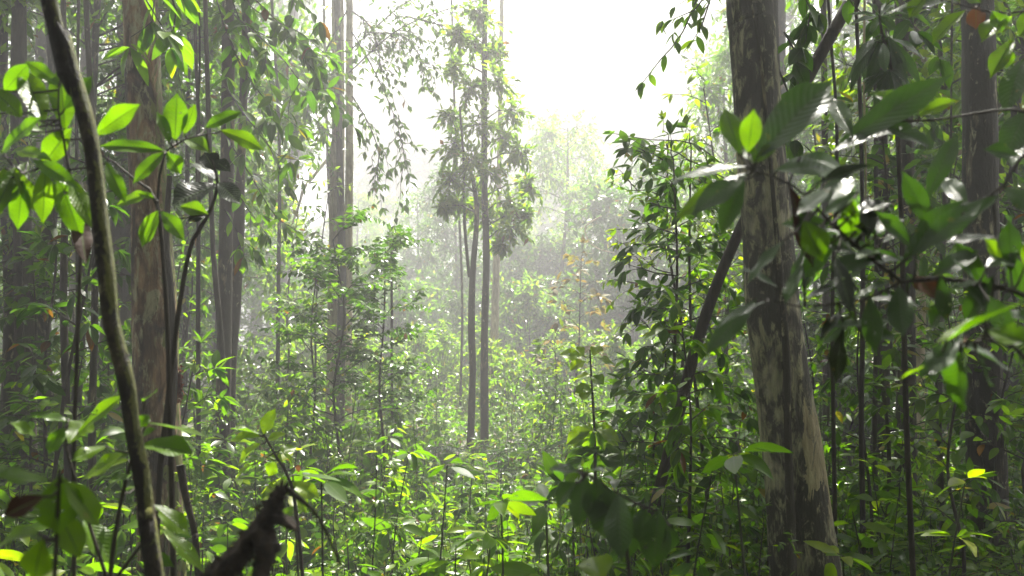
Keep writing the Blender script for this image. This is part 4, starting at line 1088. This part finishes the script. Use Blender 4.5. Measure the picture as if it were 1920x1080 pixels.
def tall_tree(seed, H):
    g = rng_(seed); leaf, wood, limb = MB(), MB(), MB()
    pts = [np.array((g.normal(0, 0.25), g.normal(0, 0.25), H * k - 0.3 * (k == 0))) for k in (0, 0.3, 0.6, 1.0)]
    wood.tube(pts, [0.28, 0.22, 0.16, 0.06], 10, 0.5, 0.05, seed, 0.2)
    cs = []
    for i in range(40):
        k = g.uniform(0.3, 1.0); a = np.array((0, 0, H * k)); th = i * 2.4; rr = (3.6 - 2.2 * k) * g.uniform(0.5, 1.1)
        e = a + np.array((math.cos(th) * rr, math.sin(th) * rr, rr * g.uniform(0.0, 0.5)))
        limb.tube([a, (a + e) / 2 + UP * 0.2, e], [0.05, 0.03, 0.01], 4, 0.6)
        cs += [(e, 0.75), ((a + e) / 2, 0.6)]
    clumps_into(leaf, limb, g, None, cs, 0.26, 0.12, 8, 15, LO, 0.35)
    o = thing("canopy_tree", "", "tree")
    wood.build("trunk", M["bark_pale"], o); limb.build("limbs", M["bark_grey"], o); leaf.build("crown", M["crown"], o)
    return o
st_tall = Stock([tall_tree(291, 21.0), tall_tree(292, 19.0)])
CT_KINDS = ["tall grey forest tree", "very tall brown forest tree", "forest tree of middling height"]

def bush(seed, H, rc, L, Wd, mat, n):
    g = rng_(seed); leaf, wood = MB(), MB()
    cs = []
    for i in range(n):
        th, rr, z = g.uniform(0, 6.28), rc * math.sqrt(g.random()), H * g.uniform(0.12, 1.0)
        rr *= 1 - 0.55 * (z / H) ** 2
        e = np.array((math.cos(th) * rr, math.sin(th) * rr, z))
        wood.tube([np.array((e[0] * 0.1, e[1] * 0.1, -0.1)), e * np.array((0.55, 0.55, 0.7)), e], [0.018, 0.012, 0.005], 4, 0.4)
        cs.append((e, rc * g.uniform(0.26, 0.42)))
    clumps_into(leaf, wood, g, None, cs, L, Wd, 8, 14, LO, 0.3)
    o = thing("shrub", "", "shrub")
    wood.build("branches", M["stem"], o)
    leaf.build("foliage", M[mat], o)
    return o
st_bush = Stock([bush(301, 2.6, 1.2, 0.15, 0.065, "mid", 30), bush(302, 3.8, 1.5, 0.17, 0.075, "dark", 40), bush(303, 1.7, 1.1, 0.13, 0.055, "lit", 24)])
BU_KINDS = ["rounded leafy shrub", "tall dark shrub", "low bright shrub"]

def scatter():
    g = rng_(4242)
    def name_for(kind, px, d):
        s = f"{kind} {depth_word(d)} {zone(px)}"
        return s, "plants like this one: " + s
    # canopy trees behind and beside
    n = 0
    for _ in range(4000):
        if n >= 76: break
        d = g.uniform(16, 76); px = g.uniform(-500, 2420)
        if d < 24 and 430 < px < 1420: continue
        if d < 62 and 560 < px < 1340: continue
        x = (px - 960) / F_PX * d
        if not free(x, d, 1.1): continue
        k = int(g.integers(3)); lab, grp = name_for(CT_KINDS[k], px, d)
        st_can.put((x, d, ground_z(x, d)), g.uniform(0, 6.28), g.uniform(0.85, 1.12), lab, grp, which=k); n += 1
    for k, (px, d) in enumerate(((905, 66), (985, 72), (1060, 64), (1130, 71), (1195, 65), (1270, 70), (1340, 64), (1020, 80), (1100, 82), (1175, 80), (1250, 82), (830, 71), (760, 68), (690, 72), (1400, 72), (940, 82), (870, 80))):
        x = (px - 960) / F_PX * d
        st_tall.put((x, d, ground_z(x, d)), k * 1.3, 1.36 + 0.03 * (k % 4), f"tall leafy tree fading white in the mist {zone(px)}", "tall trees fading white in the mist " + zone(px), which=k % 2)
    # the roof of leaves over and behind the camera's own place
    for x, y, s in ((-4.5, 2.5, 1.0), (4.8, 3.2, 1.05), (-6.5, 6.5, 1.0), (-1.5, -3.5, 1.0), (2.8, -2.2, 0.9), (-8.5, 11, 1.05), (-5.9, 14.5, 1.0), (-6.5, -3.0, 1.0), (6.8, -3.5, 1.0), (0.8, -7.5, 1.05), (-4.5, -9, 1.0), (5.5, -9.5, 1.0), (-11, -6, 1.0), (11.5, -6.5, 1.0), (11, 1, 1.0), (-11, 1.5, 1.0), (0, -14, 1.0), (-8.5, -14, 1.0), (8.5, -14.5, 1.0), (-15, -12, 1), (15, -12, 1)):
        px = 960 + x / max(y, 2) * F_PX
        st_can.put((x, y, ground_z(x, y)), g.uniform(0, 6.28), s, f"tall forest tree rooted {'beside' if y > 0 else 'behind'} the viewpoint", "tall forest trees whose crowns close over the viewpoint")
    for k, (x, y) in enumerate(((-3.5, -2.6), (3.6, -3.0), (-0.6, -5.0), (-7.5, -5.5), (7.8, -6.0), (2.5, -8.5), (-3.4, -9), (-12, -9), (12, -9.5), (5, -12), (-6, -12.5), (-6.5, 0.5), (7, 0), (-10, -1.5), (10.5, -2))):
        st_und.put((x, y, ground_z(x, y)), k * 1.7, 1.0, "understorey tree growing behind the viewpoint", "understorey trees growing behind the viewpoint", which=k % 4)
        st_bush.put((x + 1.6, y - 0.8, ground_z(x + 1.6, y - 0.8)), k * 2.1, 1.1, "leafy shrub growing behind the viewpoint", "leafy shrubs growing behind the viewpoint", which=k % 2)
    n = 0
    for _ in range(4000):
        if n >= 46: break
        d = g.uniform(8.5, 34); px = g.uniform(-150, 2070)
        if d < 13 and 330 < px < 1600: continue
        if d < 20 and 470 < px < 1400: continue
        if d < 30 and 480 < px < 1300: continue
        x = (px - 960) / F_PX * d
        if not free(x, d, 0.7): continue
        k = int(g.integers(4)); lab, grp = name_for(UT_KINDS[k], px, d)
        st_und.put((x, d, ground_z(x, d)), g.uniform(0, 6.28), g.uniform(0.75, 1.1), lab, grp, which=k); n += 1
    n = 0
    for _ in range(4000):
        if n >= 92: break
        d = g.uniform(12, 48); px = g.uniform(-60, 1980)
        if d < 17 and 520 < px < 1380: continue
        x = (px - 960) / F_PX * d
        if not free(x, d, 0.8): continue
        k = int(g.integers(3))
        if d < 24 and 520 < px < 1380: k = 2
        lab, grp = name_for(BU_KINDS[k], px, d)
        st_bush.put((x, d, ground_z(x, d)), g.uniform(0, 6.28), g.uniform(0.7, 1.15), lab, grp, which=k); n += 1
    for (lo_d, hi_d, lo_p, hi_p, many, kinds, smin, smax, r_, stock, names) in (
            (24, 46, 520, 1340, 46, (0, 1), 0.9, 1.5, 0.5, st_bush, BU_KINDS), (30, 52, 560, 1300, 22, (0, 1, 3), 0.7, 1.0, 0.6, st_und, UT_KINDS),
            (3.7, 8.5, 330, 1450, 30, (0, 1, 5), 0.30, 0.46, 0.16, st_sap, ["small twiggy young plant", "small dark glossy young plant", "", "", "", "small bushy young plant"]),
            (8.8, 13.5, 430, 860, 20, (5,), 0.55, 0.85, 0.25, st_sap, [k[0] for k in SAP_KINDS])):
        n = 0
        for _ in range(4000):
            if n >= many: break
            d = g.uniform(lo_d, hi_d); px = g.uniform(lo_p, hi_p)
            x = (px - 960) / F_PX * d
            if not free(x, d, r_): continue
            if 770 < px < 1010 and d < 13.9: continue
            if stock is st_sap and d > 8.6 and 590 < px < 690: continue
            k = int(g.choice(kinds)); lab, grp = name_for(names[k], px, d)
            stock.put((x, d, ground_z(x, d)), g.uniform(0, 6.28), g.uniform(smin, smax), lab, grp, which=k); n += 1
    n = 0
    for _ in range(6000):
        if n >= 110: break
        d = 5.0 + 12.0 * g.random() ** 0.8; px = g.uniform(-80, 2000)
        k = int(g.integers(7))
        mid = 560 < px < 1330
        if mid:
            k = 5
            if d < 8 or 770 < px < 1010 and d < 13.9: continue
        if d < 7 and 300 < px < 1420: continue
        if d < 7: k = int(g.choice([0, 1, 5]))
        x = (px - 960) / F_PX * d
        if not free(x, d, 0.32): continue
        lab, grp = name_for(SAP_KINDS[k][0], px, d)
        st_sap.put((x, d, ground_z(x, d)), g.uniform(0, 6.28), g.uniform(0.6, 0.8) if mid else g.uniform(0.75, 1.15), lab, grp, which=k); n += 1
    n = 0
    for _ in range(4000):
        if n >= 60: break
        d = 3.4 + 8 * g.random(); px = g.uniform(-40, 1960); x = (px - 960) / F_PX * d
        if not free(x, d, 0.22): continue
        lab, grp = name_for("arching fern", px, d)
        st_fern.put((x, d, ground_z(x, d) + 0.12), g.uniform(0, 6.28), g.uniform(0.6, 1.05), lab, grp); n += 1
    n = 0
    for _ in range(12000):
        if n >= 270: break
        d = 2.9 + 8.5 * g.random() ** 1.15; px = g.uniform(-60, 1980)
        x = (px - 960) / F_PX * d
        if not free(x, d, 0.10): continue
        k = int(g.integers(8))
        top = 1.6 - (790 - 640) / F_PX * d                       # keep the view into the clearing open
        sc = g.uniform(0.7, 1.15)
        if 420 < px < 1420 and d < 8:
            sc = min(sc, max(0.35, (top - 0.0) / SEED_KINDS[k][2]))
        if 790 < px < 1000 and d > 5:
            sc = min(sc, 0.62 / SEED_KINDS[k][2])
        lab, grp = name_for(SEED_KINDS[k][0], px, d)
        st_seed.put((x, d, ground_z(x, d)), g.uniform(0, 6.28), sc, lab, grp, which=k, tilt=(g.normal(0, 0.12), g.normal(0, 0.12))); n += 1
scatter()
for s in (st_tall, st_seed, st_sap, st_und, st_can, st_bush, st_fern):
    s.clean()

# low growth nobody could count
def undergrowth():
    g = rng_(999)
    for seed_, (name, mat, n, (Lr, wr)) in enumerate((("undergrowth", "mid", 19000, (0.08, 0.42)), ("ground_creepers", "dark", 14000, (0.078, 0.45)))):
        leaf, wood = MB(), MB()
        for i in range(n):
            d = 2.5 + 24 * g.random() ** 1.5; px = g.uniform(-100, 2020)
            x = (px - 960) / F_PX * d
            fld = math.sin(1.9 * x + 0.5 + seed_) * math.sin(1.5 * d + seed_) + 0.6 * math.sin(3.3 * x - 2.4 * d + seed_)   # they stand in patches
            if fld + g.uniform(-0.55, 0.55) < 0.05: continue
            z0 = float(ground_z(x, d)); H = g.uniform(0.15, 0.75) * (0.7 + 0.35 * min(1.2, max(0, fld))) * (1.0 if name == "undergrowth" else 0.7)
            if 790 < px < 1000 and 5 < d < 14: H = min(H, 0.42)
            m = int(g.integers(8, 16))
            top = np.array((x + g.normal(0, 0.12), d + g.normal(0, 0.12), z0 + H))
            b0 = np.array((x, d, z0))
            k = g.uniform(0.25, 1.0, m)
            base = b0 + (top - b0) * k[:, None]
            th = np.arange(m) * 2.4 + g.uniform(0, 6)
            ax = unit(np.stack([np.cos(th), np.sin(th), g.uniform(-1.1, 0.35, m)], -1))
            l = Lr * float(g.choice([0.5, 0.7, 0.9, 1.2, 1.7])) * g.uniform(0.8, 1.15, m); wk = wr * float(g.choice([0.5, 0.8, 1.0, 1.35]))
            leaf.leaves(base + ax * 0.02, ax, UP + g.normal(0, 0.45, (m, 3)), l, l * wk, 0.2, 0.2, MID if d < 7 else LO)
            if d < 12:
                wood.tube([b0, top], [0.004, 0.002], 3, 1.0)
        leaf.n, k0 = leaf.n, None
        o = leaf.build(name, M[mat]); o["kind"] = "stuff"
        wood.build("stems", M["greenstem"], o)
undergrowth()

# ================================================================== the misty air
def haze():
    x0, x1, y0, y1, z0, z1 = -72, 72, -32, 112, -2.0, 35.0
    v = np.array([(x, y, z) for z in (z0, z1) for y in (y0, y1) for x in (x0, x1)], float)
    f = np.array([(0, 2, 3, 1), (4, 5, 7, 6), (0, 1, 5, 4), (2, 6, 7, 3), (0, 4, 6, 2), (1, 3, 7, 5)])
    mb = MB(); mb.add(v, f, np.zeros((8, 2)))
    m = bpy.data.materials.new("haze"); m.use_nodes = True
    t = m.node_tree; t.nodes.clear()
    pv = node(t, "ShaderNodeVolumePrincipled")
    pv.inputs["Color"].default_value = (0.97, 0.98, 1.0, 1)
    pv.inputs["Density"].default_value = HAZE_DENSITY
    pv.inputs["Anisotropy"].default_value = 0.55
    out = node(t, "ShaderNodeOutputMaterial")
    t.links.new(pv.outputs[0], out.inputs["Volume"])
    o = mb.build("haze", m)
    o.data.polygons.foreach_set("use_smooth", np.zeros(6, dtype=bool))
    o["kind"] = "stuff"
haze()
